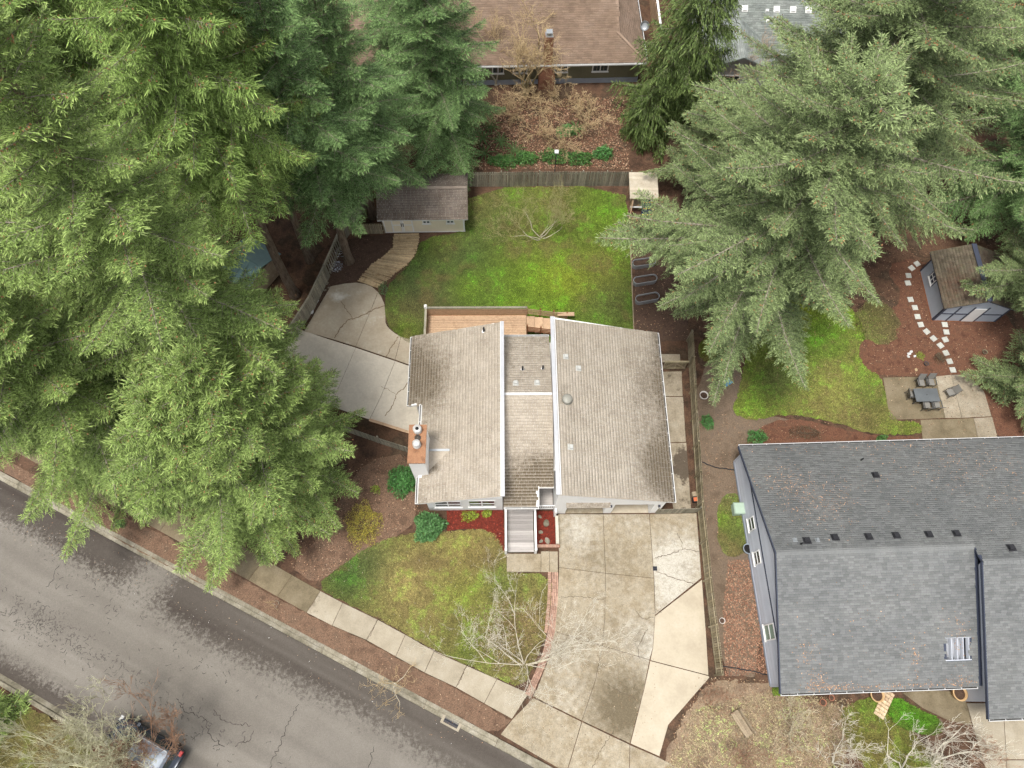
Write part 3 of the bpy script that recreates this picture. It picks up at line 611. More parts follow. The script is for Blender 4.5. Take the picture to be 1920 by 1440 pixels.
# kerbs, stone by stone
kerb = root_struct("kerb")
ks = MB(); ks.hexa([(0.012, 0, -.17), (2.388, 0, -.17), (2.388, .5, -.17), (.012, .5, -.17)], [(.012, .22, -.085), (2.388, .22, -.085), (2.388, .5, -.085), (.012, .5, -.085)])
ks.hexa([(.012, .24, -.085), (2.388, .24, -.085), (2.388, .52, -.085), (.012, .52, -.085)], [(.012, .29, .022), (2.388, .29, .022), (2.388, .52, .022), (.012, .52, .022)]); ksm = ks.mesh("kerb_stone", m_kerb)
ang = math.atan2(RE.y, RE.x); s_drive = Vector((-0.19, -2.37)).dot(RE)
s0 = s_drive - 2.4
while s0 > -52:
    put(ksm, "kerb_stone", kerb, (*st(s0, T_NEAR), 0), (0, 0, ang)); s0 -= 2.4
for i in range(26): put(ksm, "kerb_stone", kerb, (*st(-50 + i * 2.4 + 2.4, T_FAR), 0), (0, 0, ang + math.pi))
lip = MB(); lip.hexa([(0, 0, -.17), (2.388, 0, -.17), (2.388, .5, -.17), (0, .5, -.17)], [(0, .05, -.11), (2.388, .05, -.11), (2.388, .5, .004), (0, .5, .004)]); lpm = lip.mesh("dropped_kerb", m_kerb)
for i in range(5): put(lpm, "dropped_kerb", kerb, (*st(s_drive + i * 2.4 + .01, T_NEAR), 0), (0, 0, ang))
# planting strip between kerb and pavement, and the far side of the street
patch("planting_strip", [(-37.3, 14.35), (-34.71, 13.09), (-29.35, 10.46), (-24.83, 8.21), (-19.31, 5.77), (-10.14, 1.83), (-4.69, -0.58), (-1.25, -2.13), (-0.29, -2.23), (0.42, -1.58), (-2.96, 0.08), (-4.93, 0.87), (-8.67, 2.67), (-12.6, 4.19), (-15.33, 5.46), (-22.92, 9.02), (-28.81, 11.38), (-37.49, 14.93)], .012, m_verge, smooth=0, jit=.05)
# pavement
walk = root_struct("sidewalk")
WD = {"dirt": [(*(-13.97, 5.5), 2.2, .9), (*(-16.2, 6.61), 2.5, 1.0), (*(-12.19, 4.88), .8, .3)]}
up = [(-11.91, 5.61), (-10.4, 4.92), (-8.07, 3.95), (-6.28, 3.1), (-4.42, 2.17), (-2.37, 1.39), (-0.48, 0.67), (1.46, -0.09)]; dn = [(-12.61, 4.26), (-10.91, 3.53), (-8.68, 2.73), (-6.77, 1.81), (-4.93, 0.93), (-2.96, 0.14), (-1.21, -0.71), (0.49, -1.52)]
for i in range(7): slab(walk, [up[i], up[i + 1], dn[i + 1], dn[i]], -.05, .045, m_walk, {"dirt": [(*(-12.54, 4.94), 1.0, .5)]})
up2 = [(-11.91, 5.61), (-13.86, 6.56), (-15.83, 7.53), (-17.93, 8.58), (-20.05, 9.58), (-22.2, 10.6), (-24.39, 11.64), (-26.62, 12.69), (-29.09, 13.84), (-31.63, 15.08), (-34.21, 16.31), (-36.84, 17.56)]; dn2 = [(-12.61, 4.26), (-14.61, 5.19), (-16.61, 6.16), (-18.67, 7.12), (-20.77, 8.13), (-22.95, 9.16), (-25.12, 10.17), (-27.33, 11.2), (-29.78, 12.32), (-32.29, 13.53), (-34.85, 14.72), (-37.45, 15.95)]
for i in range(11): slab(walk, [up2[i + 1], up2[i], dn2[i], dn2[i + 1]], -.05, .03, m_mosscon)
crack(walk, [(-8.07, 3.95), (-8.31, 3.37), (-8.58, 2.73)], .05); crack(walk, [(-2.37, 1.39), (-2.63, 0.77), (-2.96, 0.14)], .05, .035)
MB().prism([(-11.92, 5.64), (1.46, -0.06), (0.49, -1.55), (-12.61, 4.23)], -.05, -.02).build("joint_bed", m_joint, walk)
# driveway
drive = root_struct("driveway")
lf = [(3.28, 10.94), (3.34, 7.44), (3.26, 5.9), (3.05, 3.5), (2.65, 1.84), (1.94, 0.1), (1.75, -0.26)]; md = [(6.31, 11.01), (6.34, 7.14), (6.22, 4.4), (6.01, 2.72), (5.53, 0.72), (4.67, -1.52)]; rt = [(9.39, 11.09), (9.47, 6.91), (9.41, 4.61), (9.16, 2.67), (8.92, 1.98), (8.47, 0.24), (7.5, -2.68)]
DA = {"pale": [(*(4.64, 8.99), 1.0, .35), (*(4.3, 10.03), 1.2, .35), (*(4.84, 10.58), 1.4, .4), (*(8.4, 10.67), 1.3, .3), (*(4.9, 3.67), 1.5, .12), (*(8.57, 3.44), 1.4, .55), (*(8.85, 2.35), 1.0, .5), (*(5.79, 5.96), 1.5, .1), (*(3.71, 2.08), 1.2, .25), (*(7.57, -0.25), 1.2, .4), (*(4.02, -0.33), 1.5, .3)],
      "dirt": [(*(6.58, -0.86), 1.8, .75), (*(7.76, 0.35), 1.2, .55), (*(8.22, 3.12), .8, .55), (*(3.77, 9.67), .8, .25), (*(5.49, 7.97), 1.5, .2), (*(7.24, 8.01), 1.6, .25), (*(7.52, -1.42), 1.2, .6), (*(5.34, 1.2), 1.5, .3)]}
for P in ([lf[0], lf[1], md[1], md[0]], [md[0], md[1], rt[1], rt[0]], [lf[1], lf[2], lf[3], md[3], md[2], md[1]], [md[1], md[2], md[3], rt[4], rt[3], rt[2], rt[1]],
          [lf[3], lf[4], lf[5], lf[6], md[5], md[4], md[3]], [md[3], md[4], md[5], rt[6], rt[5], rt[4]]): slab(drive, P, -.05, .045, m_drive, DA, gap=.012)
for P in ([(1.75, -0.32), (4.67, -1.57), (3.82, -4.05), (3.23, -4.06), (-0.19, -2.37), (0.49, -1.55)], [(4.67, -1.57), (7.5, -2.74), (7.31, -5.6), (5.2, -4.97), (3.82, -4.05)], [(7.5, -2.74), (9.2, -3.38), (12.03, -4.69), (11.82, -7.08), (7.31, -5.6)]): slab(drive, P, -.05, .03, m_drive, {"pale": [(*(5.55, -3.45), 2, .1)], "dirt": [(*(1.78, -2.98), 1.5, .2)]}, gap=.02)
PW = {"pale": [(*(11.05, 7.76), 1.7, .75), (*(10.42, 6.07), 1.5, .75), (*(11.82, 8.81), 1.4, .45), (*(10.05, 8.42), 1.0, .5)], "dirt": [(*(11.56, 7.6), .5, .3), (*(10.49, 9.83), 1.2, .15)]}
slab(drive, [(9.39, 11.09), (12.58, 11.24), (12.55, 6.99), (9.44, 4.64), (9.41, 4.61), (9.47, 6.91)], -.05, .043, m_drive, PW, gap=.02)
slab(drive, [(12.57, 6.89), (12.54, 3.37), (12.49, 1.17), (8.96, 1.95), (9.16, 2.67), (9.4, 4.57)], -.05, .045, m_newcon, gap=.01)
slab(drive, [(12.48, 1.14), (12.54, 1.05), (9.84, -1.63), (9.2, -3.32), (7.53, -2.68), (8.47, 0.24), (8.95, 1.92)], -.05, .045, m_newcon, gap=.01)
MB().prism([(3.28, 10.94), (12.58, 11.24), (12.51, 1.11), (9.84, -1.63), (9.2, -3.32), (7.46, -2.8), (1.75, -0.32), (3.05, 3.5)], -.05, -.015).build("joint_bed", m_joint, drive)
for pts, w in (([(3.33, 5.57), (4.76, 5.67), (5.44, 5.56), (6.22, 5.54)], .03), ([(9.61, 8.21), (10.57, 8.44), (11.47, 8.8), (12.51, 8.69)], .04), ([(11.19, 9.85), (11.4, 9.33), (11.47, 8.8)], .03), ([(9.63, 7.32), (10.72, 6.98), (11.97, 6.64)], .04), ([(8.13, 4.87), (8.62, 4.4), (9.33, 4.48)], .03), ([(5.99, 0.76), (6.62, 0.32), (7.9, -0.25)], .03), ([(8.33, 2.03), (8.2, 2.65), (8.56, 3.28), (8.92, 3.76)], .035), ([(5.23, -4.01), (5.88, -2.89), (6.54, -2.02)], .03), ([(9.46, 5), (9.82, 4.78)], .03)): crack(drive, pts, .051, w)
gr = thing("drain_grate", "small square dark drain grate set in the driveway's paler lane", "drain", (*(9.57, 7.52), .047))
MB().box(-.12, .12, -.12, .12, -.01, .004).build("pit", m_darkin, gr); b = MB(); b.box(-.14, .14, -.14, -.115, 0, .012); b.box(-.14, .14, .115, .14, 0, .012); b.box(-.14, -.115, -.115, .115, 0, .012); b.box(.115, .14, -.115, .115, 0, .012); b.build("frame", m_iron, gr)
gb = board_mesh("gratebar", .22, .016, .008, m_iron)
for i in range(5): put(gb, "bar", gr, (0, -.08 + i * .04, .003))
sdn = thing("storm_drain", "slotted iron storm drain grate at the kerb by the driveway", "drain", (*(-3.09, -1.66), -.08), ang)
b = MB(); b.box(-.62, .62, -.42, -.31, -.06, .0); b.box(-.62, .62, .31, .42, -.06, .0); b.box(-.62, -.46, -.31, .31, -.06, .0); b.box(.46, .62, -.31, .31, -.06, .0); b.build("concrete_frame", m_walk, sdn)
MB().box(-.46, .46, -.31, .31, -.07, -.05).build("pit", m_darkin, sdn); gb2 = board_mesh("drainbar", .03, .6, .03, m_iron)
for i in range(13): put(gb2, "bar", sdn, (-.42 + i * .07, 0, -.04))
# brick edging of the driveway: curved rows of bricks
brk = root_struct("brick_edging"); bmsh = board_mesh("brickpiece", .098, .205, .055, m_brick)
outer = [Vector(p) for p in [(2.92, 7.13), (2.92, 6.22), (2.85, 4.91), (2.68, 3.62), (2.39, 2.36), (2, 1.27), (1.62, 0.36), (1.27, -0.39)]]; inner = [Vector(p) for p in [(3.3, 7.14), (3.3, 6.23), (3.26, 5.24), (3.09, 3.5), (2.72, 2.06), (2.26, 0.98), (1.88, 0.16), (1.59, -0.44)]]
def along(P, d):
    for i in range(len(P) - 1):
        l = (P[i + 1] - P[i]).length
        if d <= l or i == len(P) - 2: return P[i].lerp(P[i + 1], d / l), (P[i + 1] - P[i]).normalized()
        d -= l
tot = sum((inner[i + 1] - inner[i]).length for i in range(len(inner) - 1)); nb_ = int(tot / .215)
for i in range(nb_):
    p, d = along(inner, (i + .5) * .215); o2 = Vector((d.y, -d.x)); o2 = o2 if o2.x < 0 else -o2
    for r_ in range(4):
        q = p + o2 * (.07 + r_ * .108); put(bmsh, "brick", brk, (q.x, q.y, rnd.uniform(-.004, .006)), (0, 0, math.atan2(d.y, d.x) + math.pi / 2 + rnd.uniform(-.03, .03)))
for i in range(int(3.9 / .108)):
    p, d = along(inner, (i + .5) * .108); o2 = Vector((d.y, -d.x)); o2 = o2 if o2.x < 0 else -o2; q = p + o2 * .58
    put(bmsh, "brick", brk, (q.x, q.y, .02), (0, 0, math.atan2(d.y, d.x) + rnd.uniform(-.03, .03)))
# entrance pad and steps
pad = root_struct("entrance_pad")
for P, z in (([(-0.08, 8.22), (2.15, 8.27), (2.16, 7.11), (-0.05, 7.06)], .20), ([(2.15, 8.44), (2.71, 8.46), (2.71, 7.12), (2.16, 7.11)], .13), ([(2.71, 8.46), (3.27, 8.47), (3.27, 7.14), (2.71, 7.12)], .07)): slab(pad, P, -.05, z, m_drive, gap=.01)
# side path along the house's right wall
sp_ = root_struct("side_path")
for P in ([(10.82, 23.02), (12.32, 23.06), (12.31, 22.41), (10.82, 22.33)], [(10.89, 21.6), (12.34, 21.68), (12.27, 19.7), (10.97, 19.67)], [(10.96, 19.63), (12.3, 19.66), (12.24, 16.24), (10.97, 16.16)], [(10.97, 16.13), (12.27, 16.2), (12.24, 11.48), (11.02, 11.38), (10.9, 13.48)]): slab(sp_, P, -.05, .03, m_sidecon, {"dirt": [(*(11.94, 14.26), .9, .95), (*(11.96, 15.41), .6, .7), (*(11.76, 20.65), 1.2, .3), (*(11.89, 12.02), .8, .5)]}, gap=.015)
# concrete patio left of the house
pat = root_struct("side_patio"); PP = {"pale": [(*(-13.37, 27.18), .5, .9), (*(-10.5, 25.29), 1.5, .1)]}
slab(pat, [(-14.05, 28.1), (-13.06, 28.37), (-12.13, 28.49), (-11.42, 28.37), (-10.87, 28.15), (-10.37, 27.69), (-11.57, 23.03), (-13.53, 23.64), (-15.54, 24.16)], -.05, .035, m_patio, PP)
slab(pat, [(-10.37, 27.69), (-10.1, 27.32), (-9.79, 26.68), (-9.63, 25.77), (-9.56, 25.09), (-9.37, 24.73), (-9.06, 24.43), (-8.72, 24.17), (-8.31, 23.96), (-8.58, 22.02), (-11.57, 23.03)], -.05, .035, m_patio, PP)
slab(pat, [(-8.31, 23.96), (-6.77, 23.51), (-6.62, 21.35), (-8.58, 22.02)], -.05, .035, m_patio, PP)
slab(pat, [(-16.59, 24.58), (-13.52, 23.55), (-11.56, 22.94), (-12.3, 20.22), (-12.83, 18.27), (-16.83, 19.69)], -.05, .033, m_whitecon)
slab(pat, [(-11.56, 22.94), (-8.57, 21.94), (-9.32, 19.18), (-9.97, 17.33), (-12.83, 18.27), (-12.3, 20.22)], -.05, .033, m_whitecon)
slab(pat, [(-8.57, 21.94), (-6.61, 21.26), (-6.08, 16.52), (-7.08, 16.45), (-9.97, 17.33), (-9.32, 19.18)], -.05, .033, m_whitecon)
MB().prism([(-15.35, 24.25), (-12.1, 28.25), (-9.93, 26.91), (-6.76, 23.38), (-6.08, 16.52), (-9.98, 17.41), (-16.45, 19.7)], -.05, -.015).build("joint_bed", m_joint, pat)
m_browncrack = flat("brown_crack", (.2, .145, .09), .9)
for pts, w in (([(-9.73, 26.5), (-10.4, 26.29), (-10.96, 25.87), (-11.8, 25.43), (-12.48, 25.14), (-12.91, 24.41), (-13.22, 23.69)], .09), ([(-13.08, 26.82), (-12.49, 25.91), (-12.07, 25.42)], .05), ([(-8.5, 23.91), (-8.91, 23.1), (-9.26, 22.22)], .07), ([(-7.34, 20.65), (-7.73, 19.8), (-8.26, 19.29), (-8.42, 18.46), (-8.91, 17.64)], .06), ([(-9.39, 19.88), (-8.87, 19.69), (-8.26, 19.29)], .03)): crack(pat, pts, .041, w, mat=m_browncrack)
# lawns ------------------------------------------------------------
LG, LY, LO, LB, LD, LV = (.115, .185, .028), (.19, .21, .042), (.10, .105, .04), (.18, .135, .06), (.055, .10, .03), (.15, .245, .022)
def lawn(name, poly, base, blobs, n, smooth=2, L=.13, jit=.1):
    o, p = patch(name, poly, .02, m_lawn, smooth=smooth, jit=jit, base=tuple(x * .8 for x in base), blobs=[(a, b, r, tuple(x * .8 for x in c), s) for a, b, r, c, s in blobs]); grass("grass", chaikin(poly, smooth) if smooth else poly, n, base, blobs, L, .02, o); return o
bk = [(*(-6.64, 27.23), 3.2, LO, .85), (*(-8.15, 25.81), 2.2, LB, .45), (*(-8.45, 29.55), 2.5, LD, .6), (*(-1.59, 34.23), 2.8, LO, .6), (*(-3.61, 36.53), 1.6, LB, .7), (*(1.8, 36.96), 3.0, LY, .5), (*(7.41, 35.54), 2.4, LV, .75), (*(7.87, 36.6), 1.2, LG, .6), (*(1.45, 29.35), 2.6, LV, .8), (*(4.32, 28.95), 2.4, (.24, .29, .025), .8), (*(-2.59, 27.34), 1.6, LG, .7), (*(3.09, 26.58), 1.5, LV, .8), (*(7.16, 27.62), 2.4, LO, .6), (*(6.83, 30.47), 2.2, (.16, .17, .03), .7), (*(-3.99, 31.14), 2.0, LD, .5), (*(1.41, 32.79), 2.5, LY, .5), (*(-5.51, 32.09), 1.5, LB, .3), (*(-3.44, 28.26), 1.3, LV, .5), (*(5.88, 25.28), 1.5, LG, .6), (*(-8.03, 24.45), .9, LV, .7), (*(3.55, 38.08), 2.0, LB, .4), (*(-0.14, 26.72), 1.3, LV, .8)]
lawn("lawn_back", [(-3.88, 37.75), (8.81, 38.24), (9, 34.54), (9, 25.14), (8.92, 23.58), (-7.34, 23.14), (-8.81, 24.25), (-9.54, 25.22), (-9.79, 27.14), (-9.42, 28.8), (-7.91, 30.54), (-7.36, 32.74), (-3.98, 33.34)], (.115, .165, .026), bk, 64000, smooth=1)
fr = [(*(-10.35, 6.58), 2.0, (.05, .11, .022), .85), (*(-8.7, 7.29), 1.6, LD, .5), (*(-6.21, 6.34), 2.0, (.36, .28, .11), .75), (*(-4.56, 7.39), 1.6, LB, .5), (*(-2.53, 8.47), 2.0, (.32, .24, .09), .6), (*(-0.75, 7.48), 1.2, LB, .5), (*(-5.04, 4.4), 2.0, (.28, .23, .085), .6), (*(-2.73, 5.43), 1.8, (.2, .22, .04), .6), (*(-2.59, 2.56), 1.6, LV, .4), (*(-3.19, 1.31), 1.4, LG, .3), (*(0.38, 3.25), 1.8, LB, .8), (*(-0.38, 6.48), 1.0, LG, .5), (*(1.71, 4.24), 1.2, (.26, .19, .08), .6)]
lawn("lawn_front", [(-12.25, 5.87), (-10.77, 7.24), (-8.84, 8.66), (-6.8, 9.41), (-3.99, 9.55), (-1.18, 9.9), (-0.15, 8.35), (-0.05, 6.96), (2.85, 7.03), (2.78, 4.91), (2.58, 3.62), (1.86, 1.73), (1.1, 0.2), (-0.54, 0.76), (-2.37, 1.45), (-4.43, 2.26), (-8.08, 4.07), (-10.41, 5.02)], (.19, .175, .055), fr, 40000, smooth=1)
rb = [(*(22.6, 24.84), 2.6, (.10, .22, .02), .8), (*(20.21, 27.98), 2.2, (.38, .39, .03), .85), (*(21.29, 29.91), 1.5, (.4, .4, .03), .8), (*(23.06, 20.11), 2.8, (.29, .27, .08), .7), (*(26.15, 20.19), 1.6, LG, .5), (*(18.92, 20.84), 1.8, LO, .6), (*(25.01, 18.12), 1.8, LB, .7), (*(20.2, 21.72), 1.4, LD, .4), (*(25.31, 26.73), 1.5, LY, .5), (*(19.44, 31.81), 2, LY, .6)]
lawn("lawn_neighbour", [(16.34, 20.14), (17.27, 23.37), (18.17, 27.92), (19.5, 32.31), (22.46, 32.4), (24.38, 28.57), (26.04, 26.75), (26.41, 24.95), (25.46, 23.81), (25.74, 22.3), (26.95, 21.64), (26.85, 18.24), (29.1, 18.14), (28.99, 17.22), (25.59, 17.13), (22.73, 18.06), (19.4, 18.58), (17.05, 17.91), (15.59, 18.48)], (.17, .22, .035), rb, 36000, smooth=1)
lawn("lawn_brown", [(25.67, 26.97), (27.59, 28.19), (28.77, 27.52), (29.1, 25.47), (27.86, 24.18), (26.53, 24.5), (25.92, 25.16)], (.145, .115, .05), [(*(26.85, 26.31), 1.5, (.14, .15, .04), .7)], 1500, jit=.25)  # browner stretch of lawn, its own colour
lawn("lawn_side", [(14.09, 12.44), (15.92, 12.67), (15.98, 9.96), (15.46, 8.38), (13.72, 8.51)], (.15, .15, .05), [(*(14.18, 10.81), .8, LV, .6), (*(15.45, 9.95), .8, LG, .5)], 2500)
lawn("lawn_street", [(20.14, -0.56), (22.55, 0.32), (23.7, -0.48), (24.9, -2.47), (26.3, -3.29), (24.87, -4.14), (21.74, -4.21), (20.45, -2.57)], (.15, .15, .035), [(*(22.13, -0.23), 1.2, LG, .5), (*(22.36, -2.53), 1.5, (.2, .17, .05), .6)], 7000)
lawn("ground_cover", [(23.6, 0.34), (25, -0.46), (26.48, -1.07), (25.98, -1.88), (24.12, -1.64), (23.03, -0.94)], (.10, .22, .02), [], 4500, L=.16)
lawn("lawn_far", [(-31.84, -0.39), (-28.29, -1.49), (-24.24, -3.54), (-22.28, -5.15), (-30.26, -5.32)], (.13, .115, .035), [(*(-29.78, -0.79), 1.5, LG, .5), (*(-26.43, -3.59), 2, LB, .8)], 5000)
lawn("moss_patch", [(13.78, 24.16), (15.24, 24.87), (15.37, 23.32), (14.41, 22.21), (13.6, 22.84)], (.13, .14, .02), [], 900, L=.06)
# beds, dirt and leaf litter
patch("mulch_bed", [(-4.15, 11.01), (-0.37, 11.14), (-0.22, 8.32), (-0.99, 9.38), (-1.71, 9.82), (-3.3, 9.78), (-4.07, 9.62)], .026, m_redmulch, smooth=0, jit=.03)
patch("mulch_bed_side", [(1.85, 11.12), (3.1, 11.15), (3.13, 8.81), (1.87, 8.78)], .03, m_redmulch, smooth=0, jit=.0)
patch("bark_garden", [(28.74, 31.09), (31.67, 32.16), (38.28, 28.48), (36.39, 16.81), (34.25, 16.92), (34.25, 18.76), (33.85, 21.87), (26.99, 21.65), (25.19, 22.28), (25.46, 23.81), (27.25, 26.33), (30.05, 28.26)], .012, m_brownmulch, smooth=1)
patch("bark_strip", [(9.56, 35.6), (11.93, 35.67), (13.27, 27.79), (12.99, 24.14), (10.81, 24.08), (9.08, 25.15)], .012, m_darkmulch, smooth=0)
patch("bark_corner", [(-13.73, 32.35), (-10.34, 32.96), (-9.7, 32.87), (-9.68, 31.77), (-11.01, 30.35), (-12.14, 28.58), (-14.06, 28.2), (-14.94, 25.62), (-15.68, 25.14), (-14.9, 28.41)], .014, m_darkmulch, smooth=0)
patch("dirt_strip", [(13.55, 23.27), (17.12, 22.07), (16.04, 19.1), (19.7, 17.98), (22.67, 17.65), (16.45, 15.91), (15.92, 14.36), (16.15, 1.14), (12.95, 1.22), (12.82, 11.5)], .008, m_dirt, smooth=1)
patch("border_bed", [(16.31, 16.3), (18.18, 17.94), (20.49, 18.2), (22.67, 17.65), (25.57, 17.01), (28.96, 17.1), (28.82, 16.42), (16.41, 15.52)], .016, m_brownmulch, smooth=1)
patch("needle_bed", [(-12.38, 8.93), (-11.31, 11.82), (-9.79, 14.48), (-6.89, 14.93), (-6.03, 10.85), (-6.8, 9.41), (-9.17, 8.48), (-10.77, 7.18), (-12.27, 6), (-14.22, 7.16)], .01, m_verge, smooth=1)
leafR = [(.22, .10, .06), (.30, .16, .10), (.17, .08, .05), (.36, .22, .14), (.26, .14, .09)]
leafT = [(.30, .21, .13), (.25, .155, .09), (.2, .115, .065), (.36, .27, .18), (.15, .085, .05)]
chips = [(.22, .12, .07), (.14, .08, .05), (.30, .18, .11), (.09, .055, .035), (.34, .24, .16)]
litter("fallen_leaves", [(14.39, 8.18), (16.03, 8.22), (16.18, 1.38), (13.53, 1.14), (13.72, 4.84)], 4200, leafR, (.07, .14), z=.02)
patch("dry_garden", [(11.44, -0.46), (12.53, 0.9), (16.77, 0.85), (17.3, -0.04), (21.16, -0.25), (19.86, -4.25), (8.91, -5.03), (10.02, -2.37)], .01, pm("dry_soil", [(.13, .088, .06), (.21, .15, .1), (.27, .2, .13), (.17, .125, .085)], scale=.9, bump=.6, bscale=18, fine=.45, fscale=10, rough=.95), smooth=1, jit=.15)
grass("dry_grass", [(11.41, -0.76), (16.73, 0.55), (21.16, -0.25), (19.86, -4.25), (8.91, -5.03)], 7000, (.33, .27, .16), [], .16, .012)
litter("fallen_leaves", [(11.88, 1.04), (16.79, 1), (17.98, 0.13), (21.21, 0.05), (19.32, -3.71), (9.24, -4.75), (10.21, -1.94)], 4500, leafT, (.06, .13), z=.02)
litter("fallen_leaves", [(13.3, 18.22), (16.42, 19.11), (22.73, 18.06), (21.76, 16.64), (16.47, 16.11), (16.2, 13.61), (13.83, 7.83), (13.05, 11.69)], 1500, leafR + leafT, (.05, .11), z=.02)
litter("fallen_leaves", [(-5.67, 46.4), (9.67, 48.12), (9.32, 40.02), (-4.85, 39.59)], 11000, leafR + leafT, (.08, .18), z=.03)
litter("bark_chips", [(-37.26, 16.51), (-34.71, 13.09), (-10.14, 1.83), (-0.45, -2.17), (0.42, -1.58), (-15.33, 5.46), (-28.81, 11.38), (-36.76, 14.95)], 9000, chips, (.05, .12), z=.02)
litter("bark_chips", [(-14.22, 7.16), (-12.27, 6), (-6.8, 9.41), (-6.03, 10.85), (-6.89, 14.93), (-9.79, 14.48), (-12.89, 12.89)], 4000, chips + [(.05, .035, .025)], (.05, .12), z=.02)
litter("bark_chips", [(9.56, 35.6), (40.35, 36.51), (36.39, 16.81), (22.67, 17.65), (13.45, 21.97), (12.99, 24.14), (9.08, 25.15)], 9000, chips, (.05, .12), z=.02)
litter("bark_chips", [(-4.15, 11.01), (-0.37, 11.14), (-0.22, 8.32), (-1.71, 9.82), (-3.3, 9.78), (-4.07, 9.62)], 500, [(.30, .04, .02), (.18, .02, .012), (.36, .08, .05)], (.05, .1), z=.03)
litter("bark_chips", [(1.85, 11.12), (3.1, 11.15), (3.13, 8.81), (1.87, 8.78)], 250, [(.30, .04, .02), (.18, .02, .012)], (.05, .1), z=.035)
litter("bark_chips", [(-14.94, 25.62), (-13.73, 32.35), (-9.7, 32.87), (-9.68, 31.77), (-11.01, 30.35), (-12.14, 28.58), (-14.06, 28.2)], 1200, [(.1, .06, .04), (.06, .04, .03), (.17, .11, .08)], (.05, .1), z=.02)
litter("fallen_leaves", [(0.74, 2.01), (2.72, 3.62), (9.46, 4.42), (9.07, -2.25), (1.79, -3.53)], 700, leafT, (.04, .08), z=.055)
litter("fallen_leaves", [(-2.38, 5.11), (2.04, 5.22), (1.9, 1.73), (0.44, 0.48), (-1.56, 1.65)], 1500, leafT, (.05, .09), z=.06)
litter("fallen_leaves", [(-12.15, 7.21), (-0.47, 9.57), (-0.04, 6.82), (-2.89, 1.93), (-11.26, 5.56)], 700, [(.5, .45, .36), (.12, .08, .05), (.3, .2, .1)], (.04, .07), z=.07)
litter("street_litter", [(-34.31, 11.8), (-18.69, 5.22), (-0.43, -2.88), (-2.94, -3.08), (-18.96, 3.12), (-33.37, 8.77)], 1300, [(.35, .2, .1), (.4, .3, .2), (.5, .48, .45)], (.04, .08), z=-.11)

# ================================================================== THE HOUSE (local frame turned 1.8 degrees)
TH = math.radians(1.8)
H = thing("split_level_house", "white house with worn tan shingle roofs, two wings and a sunken middle", "house", (0, 11.0, 0), TH)
RL0, RL1, LX0, LX1 = 3.3, 5.3, -6.6, -.4            # roof heights at eave and high edge
def zL(x): return 3.2 + 2.0 * (x + 6.6) / 6.2       # left wing plane
def zR(x): return 5.3 - 2.0 * (x - 2.95) / 7.38     # right wing plane
def zF(y): return 2.75 + 1.75 * (y + .3) / 6.97     # middle, front slope
def zB(y): return 4.5 - 1.3 * (y - 6.67) / 4.83     # middle, rear slope
# walls
b = MB(); b.hexa([(-5.3, .15, 0), (-.42, .15, 0), (-.42, 11.2, 0), (-6.2, 11.2, 0), (-6.2, 6.7, 0), (-5.3, 6.7, 0)], [(-5.3, .15, zL(-5.3) - .2), (-.42, .15, zL(-.42) - .2), (-.42, 11.2, zL(-.42) - .2), (-6.2, 11.2, zL(-6.2) - .2), (-6.2, 6.7, zL(-6.2) - .2), (-5.3, 6.7, zL(-5.3) - .2)]); b.build("wall", m_white, H)
b = MB(); b.box(-.42, 2.98, 2.0, 11.2, 0, 2.9); b.build("wall", m_white, H)
def prismx(mb, y0, y1, xs, z0=0, dz=.2): mb.hexa([(xs[0], y0, z0), (xs[1], y0, z0), (xs[1], y1, z0), (xs[0], y1, z0)], [(xs[0], y0, zR(xs[0]) - dz), (xs[1], y0, zR(xs[1]) - dz), (xs[1], y1, zR(xs[1]) - dz), (xs[0], y1, zR(xs[0]) - dz)])
b = MB(); prismx(b, 1.1, 11.5, (2.98, 9.95)); b.build("wall", m_white, H)
b = MB(); prismx(b, -.12, 1.1, (2.98, 3.75)); prismx(b, -.12, 1.1, (6.3, 6.8)); prismx(b, -.12, 1.1, (9.35, 9.95)); prismx(b, -.12, 1.1, (3.75, 6.3), 2.35); prismx(b, -.12, 1.1, (6.8, 9.35), 2.35); b.build("wall", m_white, H)
# garage doors: panel by panel, set back in the front wall
for (x0, x1, dep) in ((3.75, 6.3, .35), (6.8, 9.35, 1.0)):
    d = MB(); d.box(x0, x1, dep + .03, dep + .06, 0, 2.35); d = d.build("garage_door", m_white, H)
    gp = board_mesh("gpanel%s" % dep, (x1 - x0) / 4 - .05, .035, .5, m_white)
    for i in range(4):
        for j in range(4): put(gp, "panel", d, (x0 + (i + .5) * (x1 - x0) / 4, dep + .012, .05 + j * .58))
slab(H, [(3.75, -.14), (6.3, -.14), (6.3, .37), (3.75, .37)], -.05, .05, m_drive, name="threshold"); slab(H, [(6.8, -.14), (9.35, -.14), (9.35, 1.02), (6.8, 1.02)], -.05, .05, m_patio, name="threshold")
for x in (3.9, 6.55, 9.65):
    lm = MB(); lm.box(x - .06, x + .06, -.24, -.121, 2.0, 2.25); lm.build("wall_lamp", m_iron, H)
# pent roof over the left garage door
b = MB(); b.slab([(3.6, -.40, 2.78), (6.4, -.40, 2.78), (6.4, -.122, 2.98), (3.6, -.122, 2.98)], .07); pr = b.build("pent_roof", m_white, H)
shingles(pr, (3.6, -.42, 2.77), (1, 0, 0), (0, .28, .2), 2.8, .36, m_roofA, expo=.12, stain=lambda u, v: .35, seed=3)
# front windows of the left wing
window(H, (-3.95, .15, 1.75), (1, 0, 0), (0, -1, 0), 1.75, 1.5, mull=(1, 1)); window(H, (-1.75, .15, 1.85), (1, 0, 0), (0, -1, 0), 1.75, 1.6, mull=(1, 1)); window(H, (-1.3, .15, 3.75), (1, 0, 0), (0, -1, 0), 1.6, .5, mull=(0, 0))
